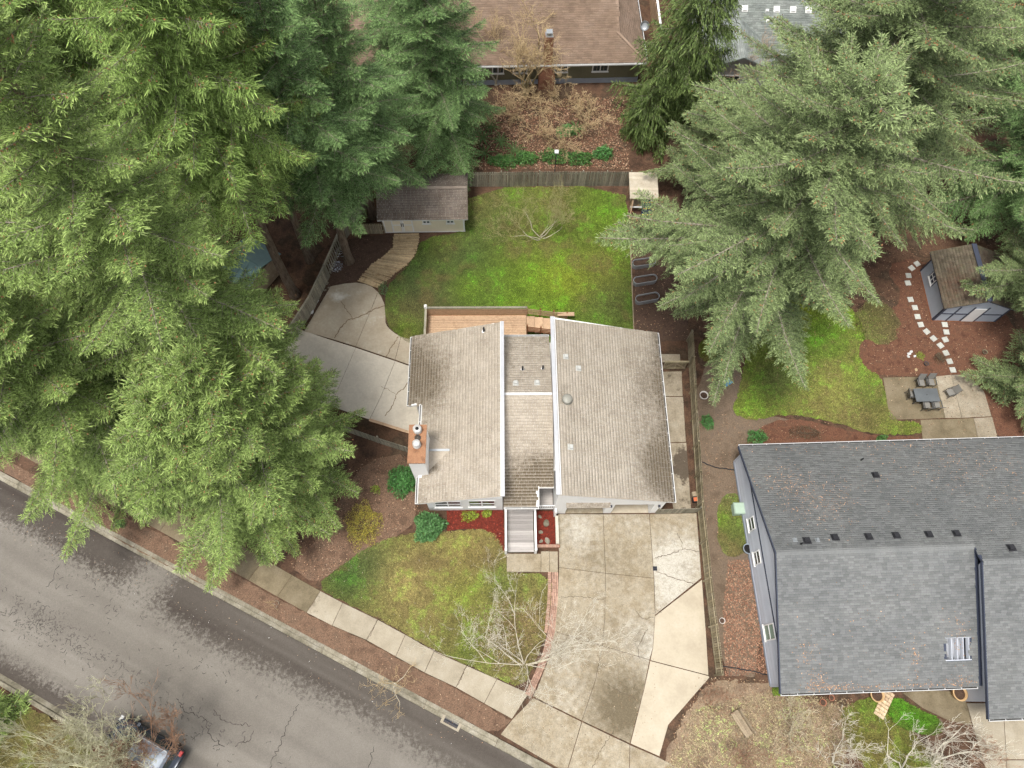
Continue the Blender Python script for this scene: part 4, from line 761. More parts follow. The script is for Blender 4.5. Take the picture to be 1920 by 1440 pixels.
# roofs: deck, shingles, edges
def stL(u, v): return 1.05 * math.exp(-v / 1.5) * (.55 + .45 * math.sin(u * .6 + 2.2)) + .75 * math.exp(-((u - 8.2) ** 2) / 6 - ((v - 1.5) ** 2) / 2) + .5 * math.exp(-((u - 2.3) ** 2 + (v - 1.9) ** 2) / .5) + .35 * math.exp(-((u - 3.4) ** 2 + (v - 1.5) ** 2) / .8) - .08
b = MB(); b.slab([(-5.72, -.25, zL(-5.72)), (-.42, -.25, zL(-.42)), (-.42, 11.6, zL(-.42)), (-6.6, 11.5, zL(-6.6)), (-6.6, 6.4, zL(-6.6)), (-5.72, 6.4, zL(-5.72))], .2); rl = b.build("roof", m_white, H)
sl = Vector((6.2, 0, 2.0)).normalized(); lenL = math.hypot(6.18, 1.99)
shingles(rl, (-6.63, -.26, zL(-6.63) + .004), (0, 1, 0), tuple(sl), 11.85, lenL + .02, m_roofA, expo=.2, tab=.3, inside=lambda u, v: (u > 6.62 or v * sl.x > .88) and not (1.75 < u < 4.25 and v * sl.x < 1.5), stain=stL, seed=5)
e = MB(); e.bar((-.38, -.27, zL(-.38) + .02), (-.38, 11.62, zL(-.38) + .02), .2, .1, 0); e.build("ridge_flashing", m_fascia, rl); e = MB(); e.box(-.53, -.485, -.268, 11.612, zL(-.5) + .03, zL(-.5) + .085); e.build("ridge_trim", m_whitemetal, rl)
gutter(rl, (-6.62, 6.42, zL(-6.6) + .0), (-6.62, 11.5, zL(-6.6)), (-1, 0)); gutter(rl, (-5.74, 3.96, zL(-5.72)), (-5.74, 6.38, zL(-5.72)), (-1, 0)); gutter(rl, (-5.74, -.25, zL(-5.72)), (-5.74, 1.45, zL(-5.72)), (-1, 0))
def stR(u, v): d = 7.62 - v; return 1.0 * math.exp(-((u - 2.2) ** 2) / 5 - (d - .9) ** 2 / 2.2) + .75 * math.exp(-d / .8) + .45 * math.exp(-((u - 8) ** 2) / 5 - (d - 1.2) ** 2 / 3) + .15 * math.exp(-((u - 5) ** 2) / 8 - (d - 2.5) ** 2 / 4) - .12
b = MB(); b.slab([(2.95, -.2, 5.3), (10.33, -.22, zR(10.33)), (10.33, 11.7, zR(10.33)), (2.95, 11.9, 5.3)], .2); rr = b.build("roof", m_white, H)
sr = Vector((7.38, 0, -2.0)).normalized(); lenR = math.hypot(7.38, 2.0)
shingles(rr, (10.36, -.24, zR(10.36) + .004), (0, 1, 0), tuple(-sr), 12.0, lenR, m_roofA, expo=.2, tab=.3, stain=lambda u, v: stR(u, 7.62 - v), seed=6)
e = MB(); e.bar((2.93, -.22, 5.32), (2.93, 11.92, 5.32), .24, .1); e.build("ridge_flashing", m_fascia, rr); e = MB(); e.box(3.08, 3.13, -.215, 11.9, 5.30, 5.35); e.build("ridge_trim", m_whitemetal, rr)
gutter(rr, (10.35, -.22, zR(10.35)), (10.35, 11.7, zR(10.35)), (1, 0))
def stF(u, v): return 1.15 * math.exp(-((v - .8) / 1.7) ** 2) + .55 * math.exp(-((u - 2.6) ** 2) / 1.2 - ((v - 2.4) / 1.2) ** 2) + .3 * math.exp(-((v - 3) / 1.0) ** 2) - .1
b = MB(); b.slab([(-.42 + .15, -.3, zF(-.3)), (1.86, -.3, zF(-.3)), (1.86, .96, zF(.96)), (2.83, .96, zF(.96)), (2.83, 6.67, 4.5), (-.27, 6.67, 4.5)], .18); b.slab([(-.27, 6.67, 4.5), (2.83, 6.67, 4.5), (2.83, 11.5, 3.2), (-.27, 11.5, 3.2)], .18); rm = b.build("roof", m_white, H)
sf = Vector((0, 6.97, 1.75)).normalized(); shingles(rm, (-.35, -.32, zF(-.32) + .004), (1, 0, 0), tuple(sf), 3.2, math.hypot(6.99, 1.75), m_roofA, expo=.2, tab=.3, inside=lambda u, v: u < 2.2 or v * sf.y > 1.25, stain=stF, seed=8)
sb = Vector((0, -4.83, 1.3)).normalized(); shingles(rm, (2.84, 11.52, 3.2 + .0), (-1, 0, 0), tuple(sb), 3.15, math.hypot(4.83, 1.3), m_roofA, expo=.2, tab=.3, stain=lambda u, v: .25 * math.exp(-v / .8) + .12, seed=9)
e = MB(); e.bar((-.27, 6.67, 4.55), (2.83, 6.67, 4.55), .16, .05); e.build("ridge_cap", m_whitemetal, rm)
gutter(rm, (-.27, -.32, zF(-.3) - .02), (1.86, -.32, zF(-.3) - .02), (0, -1)); e = MB(); e.hexa([(1.862, -.3, zF(-.3) - .18), (1.90, -.3, zF(-.3) - .18), (1.90, .94, zF(.94) - .18), (1.862, .94, zF(.94) - .18)], [(1.862, -.3, zF(-.3) + .02), (1.90, -.3, zF(-.3) + .02), (1.90, .94, zF(.94) + .02), (1.862, .94, zF(.94) + .02)]); e.build("fascia", m_white, rm); gutter(rm, (1.9, .94, zF(.96) - .02), (2.83, .94, zF(.96) - .02), (0, -1)); gutter(rm, (2.83, 11.53, 3.2), (-.27, 11.53, 3.2), (0, 1))
m_ventg = flat("pale_vent", (.47, .47, .44), .5); nR = (2.0, 0, 7.38); nF = (0, -1.75, 6.97); nB = (0, 1.3, 4.83)
for x, y in ((3.75, 9.05), (4.57, 8.31), (3.8, 2.85)): box_vent(rr, (x, y, zR(x) + .02), nR, .24, m_ventg, h=.2)
for x, y in ((.48, 7.51), (1.88, 7.53)): box_vent(rm, (x, y, zB(y) + .02), nB, .24, m_ventg, h=.2)
tv = MB(); tv.lathe((3.72, 6.0, zR(3.72) - .05), [(.36, 0), (.36, .1), (.30, .22), (.33, .24), (.33, .3), (.25, .36), (.06, .4)], 28); tv.build("turbine_vent", pm("weathered_metal", [(.27, .26, .22), (.34, .33, .29)], rough=.6, metal=.3, fine=.1), rr, True)
for (x, y, z, par) in ((.95, 8.63, zB(8.63), rm), (2.3, 8.7, zB(8.7), rm), (-1.62, 11.1, zL(-1.62), rl)):
    p = MB(); p.lathe((x, y, z - .02), [(.15, 0), (.14, .02), (.08, .04), (.07, .06)], 14, 0); p.tube([(x, y, z), (x, y, z + .5)], [.065, .065], 10, 1); p.build("vent_pipe", [m_whitemetal, m_black], par)
# chimney with cricket
ch = MB(); ch.box(-6.02, -5.06, 1.55, 3.9, 0, 6.2); ch = ch.build("chimney", m_white, H)
c = MB(); c.box(-6.08, -5.0, 1.5, 3.95, 6.2, 6.29); c.build("cap", m_copper, ch)
for y, capd in ((3.55, 0), (2.62, 1)):
    f = MB(); f.lathe((-5.54, y, 6.29), [(.25, 0), (.25, .16), (.20, .2), (.20, .34), (.26, .36), (.26, .42)] if not capd else [(.25, 0), (.25, .2), (.17, .24), (.17, .4), (.24, .44), (.22, .5), (.05, .56)], 22, 0)
    if not capd: f.lathe((-5.54, y, 6.705), [(.11, 0), (.11, .012)], 16, 1)
    f.build("flue", [pm("flue_metal", [(.55, .53, .5), (.66, .64, .6)], rough=.5, metal=.2, fine=.1) if "flue_metal" not in MATS else MATS["flue_metal"], m_darkin], ch, True)
f = MB(); f.lathe((-5.52, 3.1, 6.29), [(.19, 0), (.19, .05), (.1, .07), (.1, .1)], 20); f.build("old_flue", flat("sooty_metal", (.12, .10, .085), .6, metal=.3), ch, True)
c = MB(); ck = [(-5.06, 1.78, zL(-5.06)), (-5.06, 4.2, zL(-5.06))]; pk = (-3.72, 3.02, zL(-3.72) + .01); pkc = (-5.06, 3.02, zL(-3.72) + .01)
for tri in (((-5.06, 1.78, zL(-5.06) + .01), pk, pkc), (pkc, pk, (-5.06, 4.2, zL(-5.06) + .01))): c.hexa([(p[0], p[1], p[2] - .12) for p in tri], tri)
c.build("cricket", m_roofA, rl); e = MB(); e.bar((-5.05, 3.02, pk[2] + .015), (-3.75, 3.02, pk[2] + .015), .14, .03); e.bar((-5.04, 3.02, pk[2] + .035), (-3.77, 3.02, pk[2] + .035), .05, .012); e.build("cricket_flashing", m_galv, rl)
crkt = Vector((0, 1.24, zL(-3.72) - zL(-5.06))).normalized()
# porch boards, bridge deck and rails at the entrance
pc = thing("entrance_bridge", "grey plank footbridge with white side rails leading to the front door", "bridge", (0, 11.0, 0), TH)
pb = board_mesh("bridgeboard", 1.72, .148, .028, m_compo)
for i in range(18): put(pb, "plank", pc, (.74, -2.66 + i * .155, .46))
pb2 = board_mesh("porchboard", 3.3, .148, .028, m_compo)
for i in range(13): put(pb2, "plank", pc, (1.28, .14 + i * .155, .46))
for x in (-.22, 1.70):
    r_ = MB(); r_.box(x - .06, x + .06, -2.74, .05, 1.28, 1.34); r_.box(x - .04, x + .04, -2.74, .05, .5, .56)
    r_.build("rail", m_white, pc); bal = board_mesh("baluster", .035, .035, .74, m_white)
    for i in range(21): put(bal, "baluster", pc, (x, -2.6 + i * .13, .55))
    for y in (-2.72, .1): q = MB(); q.box(x - .075, x + .075, y - .075, y + .075, .0, 1.42); q.build("post", m_white, pc)
r_ = MB(); r_.box(1.84, 3.0, .06, .12, 1.28, 1.35); r_.box(1.84, 3.0, .06, .12, .52, .58); r_.build("rail", m_white, pc)
bal2 = board_mesh("balwide", .06, .05, .72, m_white)
for i in range(8): put(bal2, "baluster", pc, (1.95 + i * .14, .09, .57))
b = MB(); b.box(-.14, 1.62, -2.72, 2.0, .2, .44); b.build("frame", m_joint, pc)
q = MB(); q.box(2.98, 3.12, -.35, -.12, 0, 1.35); q.build("post", m_white, pc)
dr = MB(); dr.box(.3, 1.25, 1.95, 1.99, .5, 2.6); dr.build("door", m_white, H)
pw = thing("planter_wall", "low pale planter wall with brick end beside the driveway", "wall", (0, 11.0, 0), TH)
b = MB(); b.box(3.06, 3.26, -2.2, -.36, 0, .42); b.build("side_wall", pm("rendered_wall", [(.45, .41, .33), (.56, .52, .44)], rough=.9, fine=.25), pw)
bh = board_mesh("capbrick", .098, .2, .06, m_brick)
for i in range(14): put(bh, "brick", pw, (1.83 + i * .105, -2.33, .32), (0, 0, rnd.uniform(-.03, .03)))
b = MB(); b.box(1.78, 3.3, -2.42, -2.24, 0, .318); b.build("end_wall", m_brickw, pw)
for i, (u, v, s) in enumerate(((1012, 969, .13), (1024, 981, .24), (1014, 998, .14), (1014, 1015, .13), (1026, 1014, .2))):
    rs = random.Random(i); mb = MB(); mb.lathe((0, 0, -.02), [(s * .9, 0), (s, s * .3), (s * .7, s * .6), (s * .25, s * .75)], 9, sx=1.15, sy=.8)
    for k_, vv in enumerate(mb.v): mb.v[k_] = tuple(c_ * rs.uniform(.85, 1.15) for c_ in vv)
    x_, y_ = ([(2.07, 10.73), (2.49, 10.31), (2.14, 9.7), (2.15, 9.1), (2.57, 9.15)])[i]
    o = mb.build("garden_rock", m_kerb, None, loc=(x_, y_, .04)); o.rotation_euler = (0, 0, rs.uniform(0, 3)); tag(o, ["small grey rock nearest the porch rail in the red planter", "largest flat grey rock in the red planter beside the bridge", "single round rock halfway down the red planter bed", "small rock in the lower left corner of the red planter", "jagged grey rock in the lower right corner of the red planter"][i], "rock", "rocks in the red planter")
# rear deck
dk = thing("wooden_deck", "cedar board deck with slatted railing behind the house", "deck", (0, 11.0, 0), TH)
dbm = board_mesh("deckboard", 7.25, .126, .03, m_cedar)
for i in range(20): put(dbm, "deck_board", dk, (-2.25, 11.72 + i * .1445, .76))
b = MB(); b.box(-5.9, 1.36, 11.7, 14.6, .5, .745); b.build("joists", m_cedar2, dk)
for (x0, x1, y0, y1) in ((-5.9, 1.42, 14.66, 14.66), (-5.94, -5.94, 11.8, 14.66)):
    p0 = Vector((x0, y0, 0)); p1 = Vector((x1, y1, 0)); n_ = 4 if x0 != x1 else 2
    for i in range(n_ + 1): q = p0.lerp(p1, i / n_); m_ = MB(); m_.box(q.x - .045, q.x + .045, q.y - .045, q.y + .045, 0, 1.72); m_.build("post", m_cedar, dk)
    for j in range(6): m_ = MB(); m_.bar((x0, y0 - (.06 if x0 != x1 else 0), .86 + j * .14), (x1, y1 - (.06 if x0 != x1 else 0), .86 + j * .14), .022, .13); m_.build("slat", m_cedar, dk)
    m_ = MB(); m_.bar((x0, y0, 1.745), (x1, y1, 1.745), .16, .05); m_.build("top_rail", m_fgrey, dk)
for i in range(5):
    tdm = MB(); x0 = 1.4 + i * .62; tdm.hexa([(x0, 13.2 , .66 - i * .15), (x0 + .6, 13.2, .66 - i * .15), (x0 + .6, 14.5, .66 - i * .15), (x0, 14.5, .66 - i * .15)], [(x0, 13.2, .70 - i * .15), (x0 + .6, 13.2, .70 - i * .15), (x0 + .6, 14.5, .70 - i * .15), (x0, 14.5, .70 - i * .15)]); tdm.build("stair_tread", m_cedar, dk)
for y in (13.15, 14.62):
    for j in range(4): m_ = MB(); m_.bar((1.42, y, .95 + j * .2), (4.5, y, .15 + j * .2), .025, .10); m_.build("stair_rail", m_cedar2 if y < 14 else m_cedar, dk)
    for i in range(4): m_ = MB(); x = 1.42 + i * 1.0; z1 = 1.72 - i * .26; m_.box(x - .045, x + .045, y + .03, y + .12, 0, z1); m_.build("post", m_cedar2, dk)
m_ = MB(); m_.box(3.7, 4.95, 14.45, 14.75, .78, .85); m_.build("end_bench", m_cedar, dk)
m_ = MB(); m_.box(-6.05, -5.85, 14.55, 14.78, 1.77, 2.0); m_.lathe((-5.95, 14.66, 2.0), [(.08, 0), (.11, .06), (.05, .14)], 8); o = m_.build("security_camera", m_white, dk)

# ================================================================== NEIGHBOURING HOUSE (right)
NT = math.radians(3.2)
NH = thing("neighbour_house", "blue-grey sided house with large dark grey shingle roof and scattered leaves", "house", (15.93, .24, 0), NT)
sN = .416
def zS(y): return 2.5 + sN * y
def zN(y): return 5.6 - sN * (y - 7.45)
def z2(y): return 2.62 + .411 * (y + 1.72)
XE = 22.0; XB = 11.6
b = MB(); b.hexa([(.33, .4, 0), (XE, .4, 0), (XE, 14.6, 0), (.33, 14.6, 0)], [(.33, .4, zS(.4) - .2), (XE, .4, zS(.4) - .2), (XE, 14.6, zN(14.6) - .2), (.33, 14.6, zN(14.6) - .2)])
b.hexa([(.33, .4, 2.4), (.33, 7.45, 2.4), (.33, 14.6, 2.4)], [(.331, .4, zS(.4) - .19), (.331, 7.45, 5.4), (.331, 14.6, zN(14.6) - .19)]); b.build("wall", m_bluesid, NH)
# west wall: lap siding boards in courses, gable band, corner boards
sdg = MB(); z = .25
while z < 5.3:
    ya = .4 if z < 2.45 else (z + .2 - 2.5) / sN + .02; yb = 14.6 if z < 2.45 else 7.45 + (5.4 - z) / sN - .02
    if yb - ya > .3: sdg.hexa([(.30, ya, z), (.33, ya, z), (.33, yb, z), (.30, yb, z)][::-1], [(.322, ya, z + .155), (.33, ya, z + .155), (.33, yb, z + .155), (.322, yb, z + .155)][::-1])
    z += .16
stuff(sdg.build("siding", m_bluesid, NH))
b = MB(); b.box(.275, .332, .36, 14.64, 2.5, 2.62); b.build("gable_band", m_navytrim, NH); b = MB(); b.box(.27, .335, .33, .45, .1, 2.45); b.box(.27, .335, 14.55, 14.67, .1, 2.45); b.build("corner_board", m_bluesid, NH); b = MB(); b.box(.26, .33, .4, 14.6, 0, .25); b.build("foundation", m_found, NH)
m_greenglass = pm("curtained_glass", [(.16, .26, .2), (.24, .34, .28)], scale=1, rough=.1, bump=0, fine=0, spec=.6)
for (y, w, h_) in ((10.0, .85, 1.15), (7.85, .85, 1.15), (3.4, .95, 1.75)): window(NH, (.30, y, 1.55), (0, 1, 0), (-1, 0, 0), w, h_, mull=(0, 1), glass=m_greenglass if y < 5 else m_glass)
# roof planes
rf = MB(); ox0, ox1, oy0, oy1 = 9.75, 11.15, 1.45, 2.6
for (x0, x1, y0, y1) in ((0, ox0, 0, 7.45), (ox0, ox1, 0, oy0), (ox0, ox1, oy1, 7.45), (ox1, XB + .2, 0, 7.45)): rf.slab([(x0, y0, zS(y0)), (x1, y0, zS(y0)), (x1, y1, zS(y1)), (x0, y1, zS(y1))], .16)
rf.slab([(0, 7.45, 5.6), (XB, 7.45, 5.6), (XB, 6.5, zN(6.5)), (XE, 6.5, zN(6.5)), (XE, 14.95, zN(14.95)), (0, 14.95, zN(14.95))], .16)
rf.slab([(XB, -1.72, z2(-1.72)), (XE, -1.72, z2(-1.72)), (XE, 6.5, z2(6.5)), (XB, 6.5, z2(6.5))], .16); rf = rf.build("roof", m_navytrim, NH)
kS = math.sqrt(1 + sN * sN); vS = Vector((0, 1, sN)).normalized(); vN = Vector((0, -1, sN)).normalized(); v2 = Vector((0, 1, .411)).normalized()
shingles(rf, (-.03, -.03, zS(-.03) + .004), (1, 0, 0), tuple(vS), XB + .03, 7.47 * kS, m_roofN, expo=.15, tab=.30, th=.016, inside=lambda u, v: not (ox0 - .0 < u < ox1 + .03 and oy0 < v / kS < oy1), seed=11)
shingles(rf, (XE, 14.98, zN(14.98) + .004), (-1, 0, 0), tuple(vN), XE + .03, 8.48 * kS, m_roofN, expo=.15, tab=.30, th=.016, inside=lambda u, v: v / kS < 7.5 or u < XE - XB, seed=12)
shingles(rf, (XB - .03, -1.75, z2(-1.75) + .004), (1, 0, 0), tuple(v2), XE - XB, 8.24 * math.sqrt(1 + .411 ** 2), m_roofN, expo=.15, tab=.30, th=.016, seed=13)
cap = MB(); cap.hexa([(-.15, 0, 0), (.15, 0, 0), (.15, .24, 0), (-.15, .24, 0)][::1], [(-.13, 0, .02), (.13, 0, .02), (.13, .24, .004), (-.13, .24, .004)])
rcm = MB(); rcm.hexa([(0, -.16, -.055), (.24, -.16, -.065), (.24, .16, -.065), (0, .16, -.055)], [(0, -.15, -.03), (.24, -.15, -.055), (.24, .15, -.055), (0, .15, -.03)]); rcm.hexa([(0, -.1, -.04), (.24, -.1, -.05), (.24, .1, -.05), (0, .1, -.04)], [(0, -.04, .025), (.24, -.04, .0), (.24, .04, .0), (0, .04, .025)]); rcm = rcm.mesh("ridge_shingle", m_roofN)
for i in range(54): put(rcm, "ridge_shingle", rf, (.0 + i * .215, 7.45, 5.64))
for i in range(46): put(rcm, "ridge_shingle", rf, (XB + i * .215, 6.5, zN(6.5) + .04))
# step wall between the two roof levels and the projecting garage wall
b = MB(); b.hexa([(XB + .25, .0, zS(0) - .1), (XB + .3, .0, zS(0) - .1), (XB + .3, 6.5, zS(6.5) - .1), (XB + .25, 6.5, zS(6.5) - .1)], [(XB + .25, .0, z2(0) - .16), (XB + .3, .0, z2(0) - .16), (XB + .3, 6.5, z2(6.5) - .17), (XB + .25, 6.5, z2(6.5) - .17)])
b.box(12.05, XE, -.86, .42, 0, 2.75); b.build("wall", m_bluesid, NH)
b = MB(); b.hexa([(XB - .06, -1.75, z2(-1.75) - .2), (XB - .005, -1.75, z2(-1.75) - .2), (XB - .005, 6.5, z2(6.5) - .2), (XB - .06, 6.5, z2(6.5) - .2)], [(XB - .06, -1.75, z2(-1.75) + .02), (XB - .005, -1.75, z2(-1.75) + .02), (XB - .005, 6.5, z2(6.5) + .02), (XB - .06, 6.5, z2(6.5) + .02)]); b.build("rake_board", m_navytrim, NH)
b = MB(); b.hexa([(-.06, -.03, zS(0) - .2), (-.005, -.03, zS(0) - .2), (-.005, 7.45, 5.4), (-.06, 7.45, 5.4)], [(-.06, -.03, zS(0) + .02), (-.005, -.03, zS(0) + .02), (-.005, 7.45, 5.62), (-.06, 7.45, 5.62)]); b.hexa([(-.06, 7.45, 5.4), (-.005, 7.45, 5.4), (-.005, 14.97, zN(14.97) - .2), (-.06, 14.97, zN(14.97) - .2)], [(-.06, 7.45, 5.62), (-.005, 7.45, 5.62), (-.005, 14.97, zN(14.97) + .02), (-.06, 14.97, zN(14.97) + .02)]); b.build("rake_board", m_navytrim, NH)
gutter(rf, (0, -.02, zS(0) - .02), (XB - .1, -.02, zS(0) - .02), (0, -1), m_whitemetal); gutter(rf, (XE, 14.97, zN(14.95) - .02), (0, 14.97, zN(14.95) - .02), (0, 1), m_whitemetal); gutter(rf, (XB, -1.74, z2(-1.74) - .02), (XE, -1.74, z2(-1.74) - .02), (0, -1), m_whitemetal)
# open slatted roof light
sk = MB(); sk.box(ox0 - .02, ox1 + .02, oy0, oy1, 1.7, 1.75); sk = sk.build("roof_opening", m_darkin, NH)
for i in range(4):
    x = ox0 + .32 + i * .34; q = MB(); q.hexa([(x - .04, oy0, zS(oy0) - .26), (x + .05, oy0, zS(oy0) - .26), (x + .05, oy1, zS(oy1) - .26), (x - .04, oy1, zS(oy1) - .26)], [(x + .0, oy0, zS(oy0) - .02), (x + .05, oy0, zS(oy0) - .02), (x + .05, oy1, zS(oy1) - .02), (x + .0, oy1, zS(oy1) - .02)]); q.build("rafter", m_bluesid, sk)
q = MB(); q.box(ox0 - .06, ox1 + .06, oy0 - .06, oy0 - .0, zS(oy0) - .3, zS(oy0) + .03); q.box(ox0 - .06, ox1 + .06, oy1, oy1 + .06, zS(oy1) - .3, zS(oy1) + .03); q.build("frame", m_bluesid, sk)
m_vent = flat("black_vent", (.025, .025, .028), .5)
for x, y in ((2.03, 8.15), (3.75, 8.3), (5.75, 8.28), (7.4, 8.3), (9.35, 8.3), (11.0, 8.3), (8.0, 12.45), (13.7, 7.3)): box_vent(rf, (x, y, zN(y) + .01), (0, sN, 1), .30, m_vent, h=.16)
for x, y in ((1.35, 8.2), (2.65, 8.15)): box_vent(rf, (x, y, zN(y) + .01), (0, sN, 1), .16, m_galv)
for x, y in ((1.6, 7.95), (7.55, 13.6)): q = MB(); q.tube([(x, y, zN(y)), (x, y, zN(y) + .35)], [.05, .05], 10); q.build("vent_pipe", m_black, rf)
orl = [(.47, .27, .15), (.38, .21, .11), (.52, .33, .2), (.3, .165, .095)]
litter("fallen_leaves", [(0, 0), (11.5, 0), (11.5, 7.4), (0, 7.4)], 800, orl, (.03, .10), z=.03, zf=lambda x, y: 2.5 + sN * y, parent=NH, clump=[(2.2, .25, .5, .12), (3.6, .22, .9, .12), (2.0, .6, .35, .35), (5.5, .15, 2.0, .08), (8, .15, 1.5, .1), (10.4, .25, .5, .15), (7.8, 1.6, .25, .6), (5.5, 3, 3, 2), (10.5, 2.8, .4, .6), (1.6, 2.0, .4, .5)])
litter("fallen_leaves", [(0, 7.6), (21, 7.6), (21, 14.9), (0, 14.9)], 1300, orl, (.03, .10), z=.03, zf=lambda x, y: 5.6 - sN * (y - 7.45), parent=NH, clump=[(2.6, 10.6, 1.2, 1.1), (3.3, 11.4, 1.3, 1.0), (4.4, 10.8, 1.0, .8), (2.0, 12.3, .8, .6), (15, 12.3, 2.2, 1.2), (13.5, 13.2, 1.5, .8), (17, 11, 2, 1.5), (8, 14.6, 5, .15), (9, 12.5, 2.5, 1.5)])
# ---- brown house behind
BT = math.radians(3.4)
BH = thing("brown_roof_house", "olive house with brown shingle roof and brick chimney behind the back fence", "house", (10.75, 49.3, 0), BT)
s4 = .42
def zb(y): return 2.6 + s4 * y
b = MB(); b.box(-24, -.35, .55, 14, .5, 2.55); b.build("wall", m_olive, BH); b = MB(); b.box(-24, -.3, .5, 14, 0, .5); b.build("foundation", m_found, BH)
gv = board_mesh("groove", .05, .02, 2.05, m_olive)
for i in range(46): put(gv, "batten", BH, (-.45 - i * .3, .54, .5))
b = MB(); b.slab([(-25, 0, 2.6), (0, 0, 2.6), (-2.4, 2.4, zb(2.4)), (-2.2, 2.6, zb(2.6)), (-2.2, 8.5, zb(8.5)), (-25, 8.5, zb(8.5))], .15); b.slab([(0, 0, 2.6), (0, 17, 2.6), (-2.5, 14.5, zb(2.5)), (-2.5, 2.5, zb(2.5))], .15); b.slab([(-25, 8.5, zb(8.5)), (-2.2, 8.5, zb(8.5)), (-2.2, 16.5, 2.8), (-25, 16.5, 2.8)], .15); rb_ = b.build("roof", m_roofB, BH)
kb = math.sqrt(1 + s4 * s4); shingles(rb_, (-25, -.03, 2.6), (1, 0, 0), (0, 1, s4), 25, 8.5 * kb, m_roofB, expo=.2, tab=.45, inside=lambda u, v: (25 - u) > min(v / kb, 2.3), seed=21)
shingles(rb_, (.03, 0, 2.6), (0, 1, 0), (-1, 0, s4), 17, 2.45 * kb, m_roofB, expo=.2, tab=.45, inside=lambda u, v: v / kb < u < 17 - v / kb, seed=22)
b = MB(); b.bar((0, 0, 2.64), (-2.4, 2.4, zb(2.4) + .05), .22, .04); b.build("hip_cap", m_roofB, rb_); gutter(rb_, (-25, -.02, 2.58), (0, -.02, 2.58), (0, -1)); gutter(rb_, (.02, 0, 2.58), (.02, 12, 2.58), (1, 0))
for x, w in ((-3.75, 1.4), (-7.15, 1.15), (-10.7, 1.25), (-12.6, 1.0)): window(BH, (x, .55, 1.75), (1, 0, 0), (0, -1, 0), w, 1.05, mull=(1, 0))
b = MB(); b.box(-9.1, -7.7, -.15, .55, 0, 1.3); b.hexa([(-9.1, -.15, 1.3), (-7.7, -.15, 1.3), (-7.7, .55, 1.3), (-9.1, .55, 1.3)], [(-8.75, -.1, 2.1), (-8.05, -.1, 2.1), (-8.05, .55, 2.1), (-8.75, .55, 2.1)]); b.box(-8.75, -8.05, -.1, .6, 2.1, 5.3); cb = b.build("chimney", m_brickw, BH); b = MB(); b.box(-8.72, -8.08, -.06, .56, 5.3, 5.36); b.box(-8.55, -8.25, .1, .4, 5.36, 5.6); b.box(-8.65, -8.15, 0, .5, 5.6, 5.66); b.build("chimney_cap", m_galv, cb)
# satellite dish
ds = MB(); ds.lathe((0, 0, 0), [(.03, 0), (.2, .03), (.38, .1), (.39, .1), (.2, .06), (.03, .04)], 20); ds = ds.mesh("dish", m_galv, True); dr_ = put(ds, "satellite_dish", BH, (.25, 3.9, 2.95), (math.radians(55), 0, math.radians(-20))); q = MB(); q.tube([(.1, 3.9, 2.5), (.22, 3.9, 2.9)], [.03, .03], 8); q.build("mast", m_galv, BH)
# ---- grey house behind right
GH = thing("grey_roof_house", "pale house with green-grey shingle roof and a row of white vents", "house", (15.0, 48.3, 0))
b = MB(); b.box(.3, 6.7, .3, 8, 0, 2.7); b.hexa([(.3, .3, 2.69), (6.7, .3, 2.69), (3.5, .3, 4.05)][::1], [(.3, .36, 2.69), (6.7, .36, 2.69), (3.5, .36, 4.05)]); b.box(3, 20, 2.6, 10, 0, 2.6); b.build("wall", m_greywall, GH)
def zg(y): return 2.7 + .55 * (y - 2.1)
b = MB(); b.slab([(0, 0, 2.7), (3.5, 0, 4.2), (3.5, 7, 4.2), (0, 7, 2.7)], .14); b.slab([(3.5, 0, 4.2), (7, 0, 2.7), (7, 5, 2.7), (3.5, 5, 4.2)], .14); b.slab([(0, 4.9, 4.24), (3.5, 4.9, 4.24), (3.5, 5.9, zg(5.9)), (0, 5.9, zg(5.9))], .14); b.slab([(3.2, 2.1, 2.7), (20, 2.1, 2.7), (20, 6, zg(6)), (3.2, 6, zg(6))], .14); b.slab([(0, 5.9, zg(5.9)), (20, 6, zg(6)), (20, 13, 2.5), (0, 13, 2.5)], .14); rg_ = b.build("roof", m_roofG, GH)
shingles(rg_, (-.02, 7, 2.7), (0, -1, 0), (3.5, 0, 1.5), 7.0, 3.8, m_roofG, expo=.19, tab=.4, seed=31); shingles(rg_, (7.02, 0, 2.7), (0, 1, 0), (-3.5, 0, 1.5), 5, 3.8, m_roofG, expo=.19, tab=.4, seed=32)
kg = math.hypot(1, .55); shingles(rg_, (3.2, 2.08, 2.7), (1, 0, 0), (0, 1, .55), 16.8, 3.9 * kg, m_roofG, expo=.19, tab=.4, inside=lambda u, v: v / kg + 2.1 > 5 - max(0, (u + 3.2 - 3.5)) * .9 or u > 4, seed=33); shingles(rg_, (20, 13, 2.52), (-1, 0, 0), (0, -7, 2.34), 20, 7.35, m_roofG, expo=.19, tab=.4, seed=34); shingles(rg_, (0, 4.88, 4.25), (1, 0, 0), (0, 1, .55), 3.5, 1.1, m_roofG, expo=.19, tab=.4, seed=35)
for x in (4.0, 6.7, 8.1, 9.4, 10.7, 13.6): box_vent(rg_, (x, 5.35, zg(5.35) + .02), (0, -.55, 1), .34, m_white)
for x, y in ((5.9, 5.25), (6.0, 4.5), (6.6, 4.1)): box_vent(rg_, (x, y, zg(y) + .02), (0, -.55, 1), .17, m_white)
window(GH, (2.55, .3, 1.5), (1, 0, 0), (0, -1, 0), 2.6, 1.2, mull=(1, 0)); window(GH, (12.2, 2.6, 1.5), (1, 0, 0), (0, -1, 0), 1.5, 1.1)
